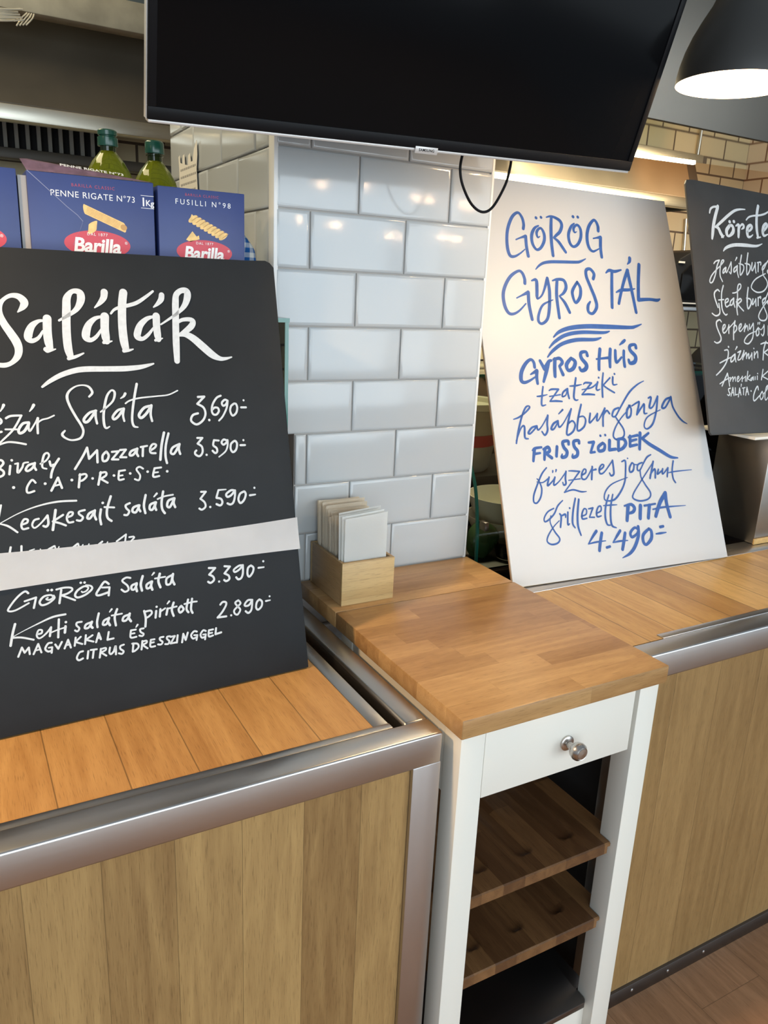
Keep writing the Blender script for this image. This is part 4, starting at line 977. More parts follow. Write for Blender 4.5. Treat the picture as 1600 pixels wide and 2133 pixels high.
# ---------------------------------------------------------------- right counter
RC = (1.9, 0.911, 0.0)
t = thing('counter', 'right counter of oak planks with a steel edge rail, under the white sign board', 'counter', RC)
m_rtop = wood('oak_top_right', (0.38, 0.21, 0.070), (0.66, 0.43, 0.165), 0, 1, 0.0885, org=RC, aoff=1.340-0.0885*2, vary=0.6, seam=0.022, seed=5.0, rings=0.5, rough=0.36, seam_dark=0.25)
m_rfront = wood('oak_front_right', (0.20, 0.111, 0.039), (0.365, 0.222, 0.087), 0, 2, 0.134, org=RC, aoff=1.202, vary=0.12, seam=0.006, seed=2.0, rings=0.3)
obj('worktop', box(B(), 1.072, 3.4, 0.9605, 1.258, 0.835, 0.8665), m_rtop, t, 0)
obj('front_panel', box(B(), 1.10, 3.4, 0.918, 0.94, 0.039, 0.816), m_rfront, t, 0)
bm = B(); box(bm, 1.070, 3.4, 0.911, 0.9585, 0.8125, 0.868, 0.004, 3); obj('front_rail', bm, m_steel_x, t)
bm = B(); box(bm, 1.197, 3.4, 0.9585, 0.976, 0.85, 0.8690, 0.0008); obj('lip_strip', bm, m_steel_x, t)
bm = B(); box(bm, 1.072, 3.4, 1.258, 1.33, 0.835, 0.8675, 0.001); obj('rear_strip', bm, m_steel_x, t)
bm = B(); box(bm, 1.070, 1.101, 0.913, 0.958, 0.0, 0.814, 0.002); obj('post', bm, m_steel_z, t)
obj('end_panel', box(B(), 1.078, 1.10, 0.958, 1.44, 0.0, 0.836), m_blackmatt, t)
bm = B(); box(bm, 1.101, 3.4, 0.9115, 0.94, 0.0, 0.0385, 0.001)
sk = obj('skirting', bm, m_darksteel, t)
for x in (1.215, 1.330, 1.452, 1.70, 1.95):
    obj('screw', lathe(B(), [(0.0042, 0), (0.0040, 0.0012), (0.0025, 0.0022)], (x, 0.9118, 0.021), (0, -1, 0), 14), m_steel_x, sk)

# ---------------------------------------------------------------- kitchen cart
KC = (0.84, 1.04, 0.0)
t = thing('kitchen_cart', 'narrow white kitchen cart with an oak butcher block top between the two counters', 'cart', KC)
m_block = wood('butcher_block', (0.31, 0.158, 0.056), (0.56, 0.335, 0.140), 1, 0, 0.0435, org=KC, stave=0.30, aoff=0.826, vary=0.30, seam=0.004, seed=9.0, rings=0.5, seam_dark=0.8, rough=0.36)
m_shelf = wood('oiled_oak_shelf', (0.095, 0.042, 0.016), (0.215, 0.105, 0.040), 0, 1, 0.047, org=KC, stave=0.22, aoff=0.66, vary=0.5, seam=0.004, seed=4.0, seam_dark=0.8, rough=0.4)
bm = B(); box(bm, 0.620, 1.058, 0.8255, 1.263, 0.867, 0.900, 0.0025, 2); obj('butcher_block_top', bm, m_block, t)
bm = B(); box(bm, 0.620, 1.056, 1.2650, 1.444, 0.867, 0.900, 0.0015, 2); obj('extension_leaf', bm, m_block, t)
for x0 in (0.6275, 1.0045):
    for y0 in (0.835, 1.205):
        bm = B(); box(bm, x0, x0 + 0.0455, y0, y0 + 0.045, 0.0, 0.8665, 0.0012); obj('leg', bm, m_white, t)
d = obj('drawer_front', box(B(), 0.6755, 0.9965, 0.8375, 0.856, 0.742, 0.8615, 0.001), m_white, t)
k = obj('knob', lathe(B(), [(0.0135, 0), (0.0135, 0.0035), (0.0118, 0.0048), (0.0062, 0.0058), (0.0058, 0.016), (0.0085, 0.0185), (0.0138, 0.0225), (0.0158, 0.0285), (0.0150, 0.0335), (0.0112, 0.0385), (0.0100, 0.0380), (0.0092, 0.0392), (0.0, 0.0400)], (0.846, 0.8375, 0.797), (0, -1, 0), 32, True, False), steel('satin_nickel', (0.55, 0.51, 0.47), 0.28, 0), d)
bm = B(); box(bm, 0.678, 0.994, 0.857, 1.19, 0.752, 0.858); obj('drawer_box', bm, m_white, t, 0)
for x0 in (0.630, 1.028):
    bm = B(); box(bm, x0, x0 + 0.018, 0.8805, 1.2045, 0.742, 0.8665); obj('side_apron', bm, m_white, t, 0)
def shelf_bm(z, th, grooves):
    """notched shelf: tongue between the front legs, rounded front corners, shallow bottle grooves"""
    bm = B()
    poly = [(0.681, 0.8495), (0.996, 0.8495), (1.0025, 0.856), (1.0025, 0.8815), (1.030, 0.8815), (1.030, 1.2035), (0.648, 1.2035), (0.648, 0.8815), (0.6745, 0.8815), (0.6745, 0.856)]
    if not grooves:
        return prism(bm, poly, z - th, z, 'z', 0.0015)
    prism(bm, poly, z - th, z - 0.0075, 'z')
    gx = [0.738, 0.838, 0.938]; gw = 0.019; gy = 0.893
    xs = [0.648, 0.66, 0.6745, 0.69, 0.705] + [c + dx for c in gx for dx in (-0.024, -0.021, -0.018, -0.013, -0.007, 0, 0.007, 0.013, 0.018, 0.021, 0.024)] + [0.79, 0.89, 0.975, 0.99, 1.0025, 1.015, 1.030]
    xs = sorted(set(xs)); ys = [0.8495, 0.852, 0.856, 0.866, 0.8815, 0.884, 0.887, 0.89, 0.893, 0.897, 0.902, 0.909, 0.918, 0.95, 1.0, 1.1, 1.2035]
    def h(x, y):
        e = 1.0
        for c in gx:
            dd = abs(x - c) if y > gy + gw else math.hypot(x - c, (y - gy - gw))
            if dd < gw: e = min(e, (dd / gw) ** 5)
        edge = 0.002 if (y < 0.851) else 0
        return z - 0.0050 * (1 - e) - edge
    vs = {}
    def v(i, j):
        if (i, j) not in vs: vs[i, j] = bm.verts.new((xs[i], ys[j], h(xs[i], ys[j])))
        return vs[i, j]
    for i in range(len(xs) - 1):
        for j in range(len(ys) - 1):
            xc, yc = (xs[i] + xs[i+1]) / 2, (ys[j] + ys[j+1]) / 2
            if yc < 0.8815 and not (0.6745 < xc < 1.0025): continue
            bm.faces.new((v(i, j), v(i+1, j), v(i+1, j+1), v(i, j+1)))
    be = [e for e in bm.edges if len(e.link_faces) == 1 and e.verts[0].co.z > z - 0.0025]
    ret = bmesh.ops.extrude_edge_only(bm, edges=be)
    for g in ret['geom']:
        if isinstance(g, bmesh.types.BMVert): g.co.z = z - 0.0075
    bmesh.ops.recalc_face_normals(bm, faces=bm.faces[:])
    return bm
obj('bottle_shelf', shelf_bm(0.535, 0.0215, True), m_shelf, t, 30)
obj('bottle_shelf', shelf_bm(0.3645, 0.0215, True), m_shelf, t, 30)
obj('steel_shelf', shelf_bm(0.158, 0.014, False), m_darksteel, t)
bm = B(); box(bm, 0.673, 1.0045, 0.858, 0.876, 0.085, 0.1435); obj('lower_apron', bm, m_white, t, 0)

# ---------------------------------------------------------------- the three lettered boards
def board_frame(u, v):
    u = Vector(u).normalized(); v = Vector(v); n = u.cross(v).normalized(); v = n.cross(u)
    return Matrix((u, v, n)).transposed()
def board_texts(t, data, mat, what):
    for i, (txt, st) in enumerate(data):
        o = obj('price' if txt[0].isdigit() else 'lettering', strokes_into(B(), st, 0.0004), mat, t, 0)
        o['label'] = '%s hand lettering reading %s' % (what, txt)
t = thing('menu_board', 'large black menu board with a white paper strip, leaning on the left counter', 'menu board', (0.0166, 1.111, 0.868), board_frame((0.999, 0.0444, 0), (-0.0103, 0.2323, 0.9726)), None, True)
bm = B(); prism(bm, [(-0.135, 0), (0.490, 0), (0.4905, 0.688), (0.4835, 0.696), (0.476, 0.699), (0.44, 0.6975), (-0.135, 0.694)], -0.009, 0.0, 'z', 0.0008); obj('board_panel', bm, m_chalk, t)
m_strip = plain('white_paper_strip', (0.87, 0.87, 0.87), rough=0.5, noise=0.06, nscale=9)
def strip_fn(a, b):
    x = -0.1355 + a * 0.628; lo = 0.2106 - 0.0005 * a; wv = 0.0012 * math.sin(9 * a + 1) * math.sin(3.1 * b)
    sag = 0.0011 + 0.0022 * (1 - b) ** 2 * (1 - 0.5 * a)
    return (x, STRIP_LO(x) + (STRIP_HI(x) - STRIP_LO(x)) * b, sag + wv * 0.5 + 0.0005)
STRIP_HI = lambda x: 0.26605 + -0.04763 * max(x, 0.0) + 0.09069 * max(x, 0.0) ** 2
STRIP_LO = lambda x: 0.21143 + 0.01830 * max(x, 0.0) + -0.04461 * max(x, 0.0) ** 2
bm = sheet(B(), strip_fn, 40, 6); r = bmesh.ops.solidify(bm, geom=bm.faces[:], thickness=-0.0003)
o = obj('paper_strip', bm, m_strip, t, 60); o['label'] = 'white paper strip taped across the black board'
board_texts(t, SALAD_TEXT, m_paintw, 'white')

t = thing('menu_board', 'tall white sign board with blue Greek gyros lettering, leaning on the right counter', 'menu board', (1.1336, 1.2857, 0.8702), board_frame((0.9985, -0.0545, 0), (0.022, 0.4037, 0.9146)), None, True)
bm = B(); prism(bm, [(-0.0535, 0.0012), (0.6315, 0.0), (0.6335, 0.9942), (-0.0205, 1.003)], -0.0048, 0.0, 'z', 0.0006); obj('board_panel', bm, m_boardw, t)
bm = B(); prism(bm, [(-0.0535, 0.0062), (0.6315, 0.0050), (0.6335, 0.9942), (-0.0205, 1.003)], -0.0080, -0.0049, 'z'); o = obj('backing', bm, m_boardedge, t); o['label'] = 'brown fibreboard backing of the sign board'
board_texts(t, GYROS_TEXT, m_paintb, 'blue')

t = thing('menu_board', 'smaller black menu board on the steel cabinet at the right edge', 'menu board', (1.6813, 1.30, 1.1902), board_frame((0.99987, 0, -0.01609), (0.0153, 0.31057, 0.95043)), None, True)
bm = B(); prism(bm, [(0.006, 0.001), (0.5, 0.0), (0.5, 0.654), (0.03, 0.6585), (0.006, 0.656), (0.0, 0.645), (0.0, 0.008)], -0.006, 0.0, 'z', 0.001); obj('board_panel', bm, plain('grey_black_board', (0.040, 0.039, 0.038), rough=0.5, spec=0.4, noise=0.15, nscale=9), t)  # one even tone, lighter than the salad board
board_texts(t, KORETE_TEXT, m_paintw, 'white')

# ---------------------------------------------------------------- napkins in their bamboo box
NB = (0.70, 1.375, 0.9005)
t = thing('napkin_box', 'open bamboo box full of paper napkins on the cart by the tiled pillar', 'box', NB)
m_bam_x = wood('bamboo_front', (0.45, 0.29, 0.12), (0.62, 0.44, 0.21), 2, 0, 0.019, org=NB, stave=0.35, vary=0.18, seam=0.01, rings=0.1, seam_dark=0.8, seed=1.0)
m_bam_y = wood('bamboo_side', (0.33, 0.20, 0.09), (0.48, 0.32, 0.16), 2, 1, 0.019, org=NB, stave=0.35, vary=0.18, seam=0.01, rings=0.1, seam_dark=0.8, seed=6.0)
bm = B(); box(bm, 0.6425, 0.7605, 1.285, 1.2925, 0.9005, 0.990, 0.0006); obj('front_wall', bm, m_bam_x, t)
bm = B(); box(bm, 0.6425, 0.7605, 1.4315, 1.439, 0.9005, 0.990, 0.0006); obj('back_wall', bm, m_bam_x, t)
for x0 in (0.6425, 0.7535):
    bm = B(); box(bm, x0, x0 + 0.007, 1.2925, 1.4315, 0.9005, 0.990, 0.0006); obj('side_wall', bm, m_bam_y, t)
bm = B(); box(bm, 0.6495, 0.7535, 1.2925, 1.4315, 0.903, 0.908); obj('box_bottom', bm, m_bam_x, t)
m_nap = plain('napkin_paper', (0.88, 0.79, 0.65), rough=0.95, bump=0.1, nscale=300)
m_napw = plain('white_napkin_paper', (0.92, 0.91, 0.87), rough=0.95, bump=0.12, nscale=260)
rn = random.Random(5)
def napkin(y, top, lean, mat, label, group, w=0.095, sx=0.0, th=0.0038, drop=0.0):
    bm = B(); x0 = 0.7015 - w/2 + sx
    def fn(a, b):
        return (x0 + a * w + 0.004 * (b ** 2) * sx * 20, y + lean * b ** 1.3 + 0.0012 * math.sin(a * 4 + y * 90) * b, 0.9085 + b * (top - drop * a - 0.9085))
    sheet(bm, fn, 6, 8); bmesh.ops.solidify(bm, geom=bm.faces[:], thickness=th)
    bmesh.ops.recalc_face_normals(bm, faces=bm.faces[:])
    return solo('napkin', bm, mat, label, 'napkin', (x0 + w/2, y, 0.9085), group, 40)
ws = [('frontmost white napkin in the bamboo box', 1.2955, 1.078, 0.000, -0.003), ('white napkin just behind the frontmost one in the bamboo box', 1.3010, 1.081, 0.003, -0.006), ('third white napkin from the front of the bamboo box', 1.3062, 1.081, 0.006, -0.009), ('fourth white napkin from the front of the bamboo box', 1.3115, 1.083, 0.012, -0.004)]
for lab, y, top, lean, sx in ws:
    napkin(y, top, lean, m_napw, lab, 'white napkins at the front of the box', sx=sx, drop=-0.006, th=0.0026)
for i in range(18):
    y = 1.327 + i * 0.0056
    napkin(y, 1.068 + rn.uniform(-0.004, 0.004) + 0.0009 * i - 0.012 * (i in (2, 5, 6)), 0.004 + 0.004 * rn.random() + 0.0045 * (17 - i) / 17, m_nap, 'cream paper napkin packed in the dense rear stack of the bamboo box', 'napkins in the rear stack of the box', sx=rn.uniform(-0.003, 0.003), th=0.0021, drop=rn.uniform(-0.002, 0.003))

# ---------------------------------------------------------------- glass serving shelf behind the salad board, with pasta and oil
m_glassedge = plain('green_glass_edge', (0.02, 0.16, 0.12), rough=0.12, spec=0.7)
m_pane = thin_glass('clear_pane', (0.95, 0.985, 0.97), 0.9)
t = thing('glass_shelf', 'clear glass serving shelf with green edges behind the salad board', 'shelf', (0.10, 1.47, 0.8665))
obj('shelf_pane', box(B(), -0.40, 0.5575, 1.366, 1.585, 1.4445, 1.452), [m_pane], t, 0)
bm = B(); box(bm, -0.40, 0.5585, 1.3635, 1.366, 1.4445, 1.452); box(bm, 0.5575, 0.5595, 1.366, 1.585, 1.4445, 1.452); obj('shelf_edge', bm, m_glassedge, t, 0)
obj('end_pane', box(B(), 0.551, 0.557, 1.369, 1.582, 1.236, 1.4443), m_pane, t, 0)
for y0 in (1.3655, 1.5818):
    bm = B(); box(bm, 0.5505, 0.5575, y0, y0 + 0.0035, 1.236, 1.4443); obj('pane_edge', bm, m_glassedge, t, 0)
bm = B(); box(bm, -0.40, 0.5575, 1.369, 1.580, 1.215, 1.2358, 0.002); obj('base_plate', bm, m_darksteel, t)
bm = B(); box(bm, -0.40, 0.515, 1.40, 1.565, 0.8665, 1.215); obj('cabinet', bm, m_blackmatt, t)

m_blue = plain('blue_carton', (0.029, 0.050, 0.185), rough=0.42, spec=0.5, noise=0.08, nscale=12)
m_red = plain('red_print', (0.55, 0.035, 0.06), rough=0.4)
m_redt = plain('red_small_print', (0.42, 0.05, 0.10), rough=0.45)
m_wht = plain('white_print', (0.85, 0.85, 0.85), rough=0.45)
m_pasta = plain('pasta_print', (0.82, 0.55, 0.20), rough=0.5, noise=0.15, nscale=120)
m_pastad = plain('pasta_print_shade', (0.56, 0.30, 0.09), rough=0.5)
m_grey = plain('grey_carton', (0.36, 0.34, 0.33), rough=0.8)
def fm(x, y, z, ry=0.0):       # print frame on a carton front: +x right, +z up, facing -y
    return Matrix.Translation((x, y, z)) @ Matrix.Rotation(ry, 4, 'Y') @ Matrix.Rotation(math.pi / 2, 4, 'X')
def ellipse(bm, x, y, z, a, b, n=48, zmin=None):
    bm.faces.new([bm.verts.new((x + a*math.cos(2*math.pi*k/n), y, z + b*math.sin(2*math.pi*k/n))) for k in range(n)])
    return bm
def logo(t, x, y, z, s):
    o = obj('brand_oval', ellipse(B(), x, y - 0.0004, z, 0.0505*s, 0.0205*s), m_red, t, 0)
    bm = B(); text_into(bm, 'Barilla', 0.0300*s, fm(x - 0.0015, y - 0.0007, z - 0.0035*s), shear=0.14, spacing=0.98, offset=0.0009)
    text_into(bm, 'DAL 1877', 0.0062*s, fm(x, y - 0.0007, z + 0.0145*s), spacing=1.25)
    text_into(bm, '®', 0.006*s, fm(x + 0.044*s, y - 0.0007, z + 0.004*s))
    obj('brand_lettering', bm, m_wht, o, 0)
# penne
PY0 = 1.372
t = thing('pasta_box', 'large blue penne pasta box with its lid flap torn open', 'pasta box', (0.228, 1.405, 1.4525))
bm = B(); box(bm, 0.1335, 0.3225, PY0, 1.438, 1.4525, 1.6595, 0.0015)
cb = obj('carton', bm, m_blue, t)
bm = B(); vs = [bm.verts.new(p) for p in ((0.1345, PY0 + 0.001, 1.6597), (0.3215, PY0 + 0.001, 1.6600), (0.3215, 1.392, 1.6615), (0.245, 1.402, 1.6705), (0.140, 1.410, 1.680), (0.128, 1.396, 1.6775))]; bm.faces.new(vs)
bmesh.ops.solidify(bm, geom=bm.faces[:], thickness=0.0006); o = obj('lid_flap', bm, plain('purple_sheen_flap', (0.30, 0.19, 0.27), rough=0.5, noise=0.25, nscale=60), t, 0); o['label'] = 'creased open flap of the carton'  # purple sheen of the flap put into its colour
bm = B(); text_into(bm, 'PENNE RIGATE N°73', 0.0105, Matrix.Translation((0.232, 1.389, 1.6712)) @ Matrix.Rotation(0.055, 4, 'Y') @ Matrix.Rotation(0.55, 4, 'X'), offset=0.00015); obj('flap_print', bm, m_wht, o, 0)
bm = B(); box(bm, 0.1215, 0.1333, 1.376, 1.43, 1.4525, 1.652); o = obj('glue_flap', bm, m_grey, t, 0); o['label'] = 'bare grey cardboard side flap'
bm = B(); text_into(bm, 'PENNE RIGATE N°73', 0.0128, fm(0.229, PY0 - 0.0005, 1.6305), offset=0.0, spacing=1.1); obj('title_print', bm, m_wht, cb, 0)
bm = B(); text_into(bm, 'BARILLA CLASSIC', 0.0066, fm(0.229, PY0 - 0.0005, 1.6445), spacing=1.3); obj('small_print', bm, m_redt, cb, 0)
bm = B(); text_into(bm, '1', 0.0185, fm(0.3055, PY0 - 0.0005, 1.6285), offset=0.0003); text_into(bm, 'Kg', 0.0125, fm(0.3155, PY0 - 0.0005, 1.6275), offset=0.0002)
for z in (1.6385, 1.6195):
    box(bm, 0.3015, 0.3222, PY0 - 0.0006, PY0 - 0.0003, z, z + 0.0007)
obj('weight_print', bm, m_wht, cb, 0)
def penne(bm, x0, z0, x1, z1, r, y, cut=1.9):
    """a quill: straight tube with both ends cut on the slant, rounded in outline"""
    d = Vector((x1 - x0, z1 - z0)); L = d.length; d.normalize(); n = Vector((-d.y, d.x)); A0 = Vector((x0, z0)); A1 = Vector((x1, z1)); out = []
    for k in range(13):
        a = math.pi * k / 12; out.append(A1 + n*r*math.cos(a) + d*(r*0.55*math.sin(a) - r*cut*0.5*(1 + math.cos(a)) * 0.5))
    for k in range(13):
        a = math.pi * k / 12; out.append(A0 - n*r*math.cos(a) - d*(r*0.35*math.sin(a)) + d*(r*cut*0.5*(1 + math.cos(a)) * 0.5))
    bm.faces.new([bm.verts.new((p.x, y, p.y)) for p in out])
    return d, n, A0, A1
bm = B(); d, n, A0, A1 = penne(bm, 0.2115, 1.6120, 0.2760, 1.5865, 0.0066, PY0 - 0.0005); penne(bm, 0.2262, 1.5950, 0.2235, 1.575, 0.0062, PY0 - 0.0005, 2.6); o = obj('pasta_picture', bm, m_pasta, cb, 0)
bm = B()
for k in range(5):
    off = n * (-0.0042 + 0.0021 * k); q0 = A0 + d*0.006 + off; q1 = A1 - d*0.010 + off; w = n * 0.00028
    bm.faces.new([bm.verts.new((p.x, PY0 - 0.0008, p.y)) for p in (q0 - w, q1 - w, q1 + w, q0 + w)])
ring = [A1 - d*0.0035 + n*0.0044*math.cos(2*math.pi*k/20) + d*0.0052*math.sin(2*math.pi*k/20) for k in range(20)]
bm.faces.new([bm.verts.new((p.x, PY0 - 0.0009, p.y)) for p in ring]); obj('pasta_shading', bm, m_pastad, o, 0)
logo(t, 0.2315, PY0, 1.5595, 1.0)
# the torn crease across the front
bm = B(); pts = [(0.1345, 1.6590), (0.150, 1.6455), (0.170, 1.628), (0.188, 1.612), (0.203, 1.6005), (0.2105, 1.592), (0.206, 1.580), (0.199, 1.568), (0.194, 1.555)]
for (xa, za), (xb, zb) in zip(pts, pts[1:]):
    bm.faces.new([bm.verts.new(p) for p in ((xa, PY0 - 0.0006, za), (xb, PY0 - 0.0006, zb), (xb + 0.0007, PY0 - 0.0006, zb + 0.0009), (xa + 0.0007, PY0 - 0.0006, za + 0.0009))])
o = obj('crease', bm, plain('scuffed_carton', (0.22, 0.24, 0.38), rough=0.6), cb, 0); o['label'] = 'pale scuffed crease across the carton front'
# fusilli
FY = 1.370
t = thing('pasta_box', 'blue fusilli pasta box beside the tiled pillar, right of the penne box', 'pasta box', (0.402, 1.405, 1.4525))
bm = B(); box(bm, 0.3285, 0.4755, FY, 1.436, 1.4525, 1.6565, 0.0012); cb = obj('carton', bm, m_blue, t)
bm = B(); text_into(bm, 'FUSILLI N°98', 0.0118, fm(0.4035, FY - 0.0005, 1.6345), offset=0.0, spacing=1.45); obj('title_print', bm, m_wht, cb, 0)
bm = B(); text_into(bm, 'BARILLA CLASSIC', 0.0058, fm(0.4015, FY - 0.0005, 1.6465), spacing=1.3); obj('small_print', bm, m_redt, cb, 0)
bm = B(); bs = B()
for k in range(9):
    f = k / 8; x = 0.3855 + f * 0.0515; z = 1.6095 - f * 0.0245
    for s, mm in ((0, bm), (1, bs)):
        q = Matrix.Translation((x + 0.0032*s, FY - 0.0005 - 0.00003*k - 0.0005*s, z + 0.0006*s)) @ Matrix.Rotation(0.95, 4, 'Y')
        ring = [mm.verts.new(q @ Vector(((0.0042 if not s else 0.0007)*math.cos(a), 0, (0.0092 if not s else 0.0075)*math.sin(a)))) for a in (2*math.pi*i/16 for i in range(16))]
        mm.faces.new(ring)
for p in (((0.3835, 1.617), (0.393, 1.609), (0.388, 1.601), (0.379, 1.606)), ((0.384, 1.590), (0.391, 1.582), (0.395, 1.584), (0.396, 1.578), (0.380, 1.573), (0.373, 1.576))):
    bm.faces.new([bm.verts.new((x, FY - 0.0004, z)) for x, z in p])
o = obj('pasta_picture', bm, m_pasta, cb, 0); obj('pasta_shading', bs, m_pastad, o, 0)
logo(t, 0.4045, FY, 1.5575, 0.95)
# third box, mostly out of the frame
t = thing('pasta_box', 'blue pasta box at the left edge of the photo, partly out of frame', 'pasta box', (0.03, 1.405, 1.4525))
bm = B(); box(bm, -0.068, 0.1195, PY0, 1.436, 1.4525, 1.6600, 0.0012); cb = obj('carton', bm, m_blue, t)
logo(t, 0.049, PY0, 1.5585, 1.0)

# olive oil
m_oil = new_mat('oil_in_green_bottle')[0]
nb = m_oil.node_tree.nodes['Principled BSDF']; nb.inputs['Base Color'].default_value = (0.30, 0.34, 0.02, 1); nb.inputs['Transmission Weight'].default_value = 0.75; nb.inputs['Roughness'].default_value = 0.05; nb.inputs['IOR'].default_value = 1.25
m_cap = plain('dark_green_cap', (0.012, 0.075, 0.045), rough=0.25, spec=0.6)
m_neck = plain('dark_green_neck', (0.016, 0.024, 0.006), rough=0.1)
def bottle(x, y, top, label, cap=True):
    z0 = 1.4525; t = thing('oil_bottle', label, 'bottle', (x, y, z0), None, 'olive oil bottles behind the pasta boxes')
    h = top - z0
    prof = [(0.036, 0), (0.042, 0.004), (0.0435, 0.03), (0.0435, h - 0.122), (0.0435, h - 0.104), (0.0415, h - 0.086), (0.0360, h - 0.0675), (0.0262, h - 0.0500), (0.0165, h - 0.0385), (0.0128, h - 0.0335)]
    obj('bottle_body', lathe(B(), prof, (x, y, z0), seg=48, ribs=12, rib_amp=0.018), m_oil, t, 60)
    obj('neck', lathe(B(), [(0.0128, h - 0.0335), (0.0128, h - 0.026), (0.0150, h - 0.0255), (0.0150, h - 0.0235), (0.0125, h - 0.023), (0.0125, h - 0.0195)], (x, y, z0), seg=32), m_neck, t)
    c = obj('cap', lathe(B(), [(0.0162, h - 0.0215), (0.0168, h - 0.020), (0.0164, h - 0.0035), (0.0150, h - 0.001), (0.0135, h)] if not cap else [(0.0162, h - 0.0260), (0.0168, h - 0.0245), (0.0164, h - 0.0120), (0.0135, h - 0.0105), (0.0135, h - 0.0095), (0.0157, h - 0.0085), (0.0160, h - 0.002), (0.0142, h)], (x, y, z0), seg=36), m_cap, t)
bottle(0.2780, 1.500, 1.7495, 'taller green olive oil bottle with a hinged cap, behind the penne box')
bottle(0.3650, 1.535, 1.7470, 'green olive oil bottle nearer the pillar, behind the fusilli box', False)

# gingham cloth between carton and pillar
m_ging, nt, nb = new_mat('blue_gingham'); N = nt.nodes; L = nt.links
tc = N.new('ShaderNodeTexCoord'); sp = N.new('ShaderNodeSeparateXYZ'); L.new(tc.outputs['Object'], sp.inputs[0])
def stripe(sock):
    a = N.new('ShaderNodeMath'); a.operation = 'MULTIPLY'; a.inputs[1].default_value = 1 / 0.0175; L.new(sock, a.inputs[0])
    f = N.new('ShaderNodeMath'); f.operation = 'FRACT'; L.new(a.outputs[0], f.inputs[0])
    g = N.new('ShaderNodeMath'); g.operation = 'GREATER_THAN'; g.inputs[1].default_value = 0.5; L.new(f.outputs[0], g.inputs[0]); return g.outputs[0]
ad = N.new('ShaderNodeMath'); ad.operation = 'ADD'; L.new(stripe(sp.outputs[0]), ad.inputs[0]); L.new(stripe(sp.outputs[2]), ad.inputs[1])
hf = N.new('ShaderNodeMath'); hf.operation = 'MULTIPLY'; hf.inputs[1].default_value = 0.5; L.new(ad.outputs[0], hf.inputs[0])
cr = N.new('ShaderNodeValToRGB'); cr.color_ramp.elements[0].color = (0.70, 0.74, 0.76, 1); cr.color_ramp.elements[1].color = (0.01, 0.13, 0.42, 1); L.new(hf.outputs[0], cr.inputs[0]); L.new(cr.outputs[0], nb.inputs['Base Color']); nb.inputs['Roughness'].default_value = 0.9
def cloth_fn(a, b):
    wid = 0.5 + 0.5 * math.sin(math.pi * min(1, b * 1.15 + 0.05)) ** 0.6
    x = 0.455 + a * (0.088 * wid + 0.002 * math.sin(b * 23)); z = 1.4545 + b * 0.195
    return (x, 1.497 + 0.012 * math.sin(a * 9 + b * 5) * (1 - b * 0.5) - 0.02 * (1 - abs(2*a - 1)) , z)
bm = sheet(B(), cloth_fn, 24, 30); bmesh.ops.solidify(bm, geom=bm.faces[:], thickness=0.002)
solo('kitchen_cloth', bm, m_ging, 'blue and white gingham cloth tucked behind the fusilli box', 'cloth', (0.49, 1.497, 1.4525), None, 60)

# paper note on the pillar's side
m_note = plain('note_paper', (0.72, 0.68, 0.60), rough=0.9); m_ink = plain('pencil_ink', (0.36, 0.34, 0.31), rough=0.9)
t = thing('paper_note', 'torn paper note with handwriting stuck on the side of the tiled pillar', 'note', (0.557, 2.0, 1.70))
bm = B(); P = [(1.925, 1.70), (2.085, 1.70), (2.083, 1.775), (2.088, 1.803), (2.076, 1.806), (2.072, 1.788), (2.052, 1.784), (2.048, 1.802), (2.034, 1.804), (2.030, 1.780), (2.004, 1.776), (2.000, 1.797), (1.985, 1.801), (1.978, 1.781), (1.962, 1.781), (1.950, 1.806), (1.926, 1.822), (1.924, 1.79), (1.932, 1.76)]
prism(bm, P, 0.5545, 0.5552, 'x'); obj('paper', bm, m_note, t, 0)
bm = B()
rn2 = random.Random(3)
for k in range(4):
    y = 2.07
    while y > 1.94:
        w = rn2.uniform(0.006, 0.018); z = 1.768 - k * 0.017
        box(bm, 0.5540, 0.5544, max(y - w, 1.937), y, z, z + 0.0045); y -= w + 0.005
obj('handwriting', bm, m_ink, t, 0)

# ---------------------------------------------------------------- television
TVR = Matrix(((0.9995, -0.0147, 0.0284), (-0.0318, -0.3407, 0.9396), (-0.0041, -0.9400, -0.3411))).transposed()
TVO = Vector((0.282, 1.22, 1.726))
b_ = Vector((0.9995, -0.0147, 0.0284)).normalized(); up_ = Vector((-0.0318, -0.3407, 0.9396)); n_ = b_.cross(up_).normalized(); up_ = n_.cross(b_)
t = thing('television', 'large black flat screen television hanging tilted in front of the tiled pillar', 'television', TVO, Matrix((b_, up_, n_)).transposed(), None, True)
m_screen = plain('dark_screen', (0.003, 0.003, 0.0035), rough=0.12, spec=0.08)
m_silver = plain('silver_trim', (0.62, 0.60, 0.58), rough=0.35, metal=0.4)
WT, HT = 0.919, 0.530
bm = B()
for a in ((0, WT, 0, 0.017), (0, WT, HT - 0.012, HT), (0, 0.012, 0.017, HT - 0.012), (WT - 0.012, WT, 0.017, HT - 0.012)): box(bm, a[0], a[1], a[2], a[3], -0.012, 0.0, 0.0008)
obj('bezel', bm, m_black, t)
obj('screen', box(B(), 0.012, WT - 0.012, 0.017, HT - 0.012, -0.010, -0.0022), m_screen, t, 0)
bm = B(); box(bm, 0.001, WT - 0.001, -0.0045, 0.0, -0.020, -0.002, 0.001); box(bm, -0.0015, 0.001, 0.0, HT, -0.018, -0.006); obj('silver_edge', bm, m_silver, t)
bm = B(); box(bm, 0.03, WT - 0.03, 0.02, HT - 0.02, -0.042, -0.0125, 0.008); obj('back_shell', bm, m_black, t)
bd = obj('brand_badge', box(B(), 0.436, 0.4795, -0.0075, 0.0035, -0.004, 0.0012, 0.0005), m_silver, t)
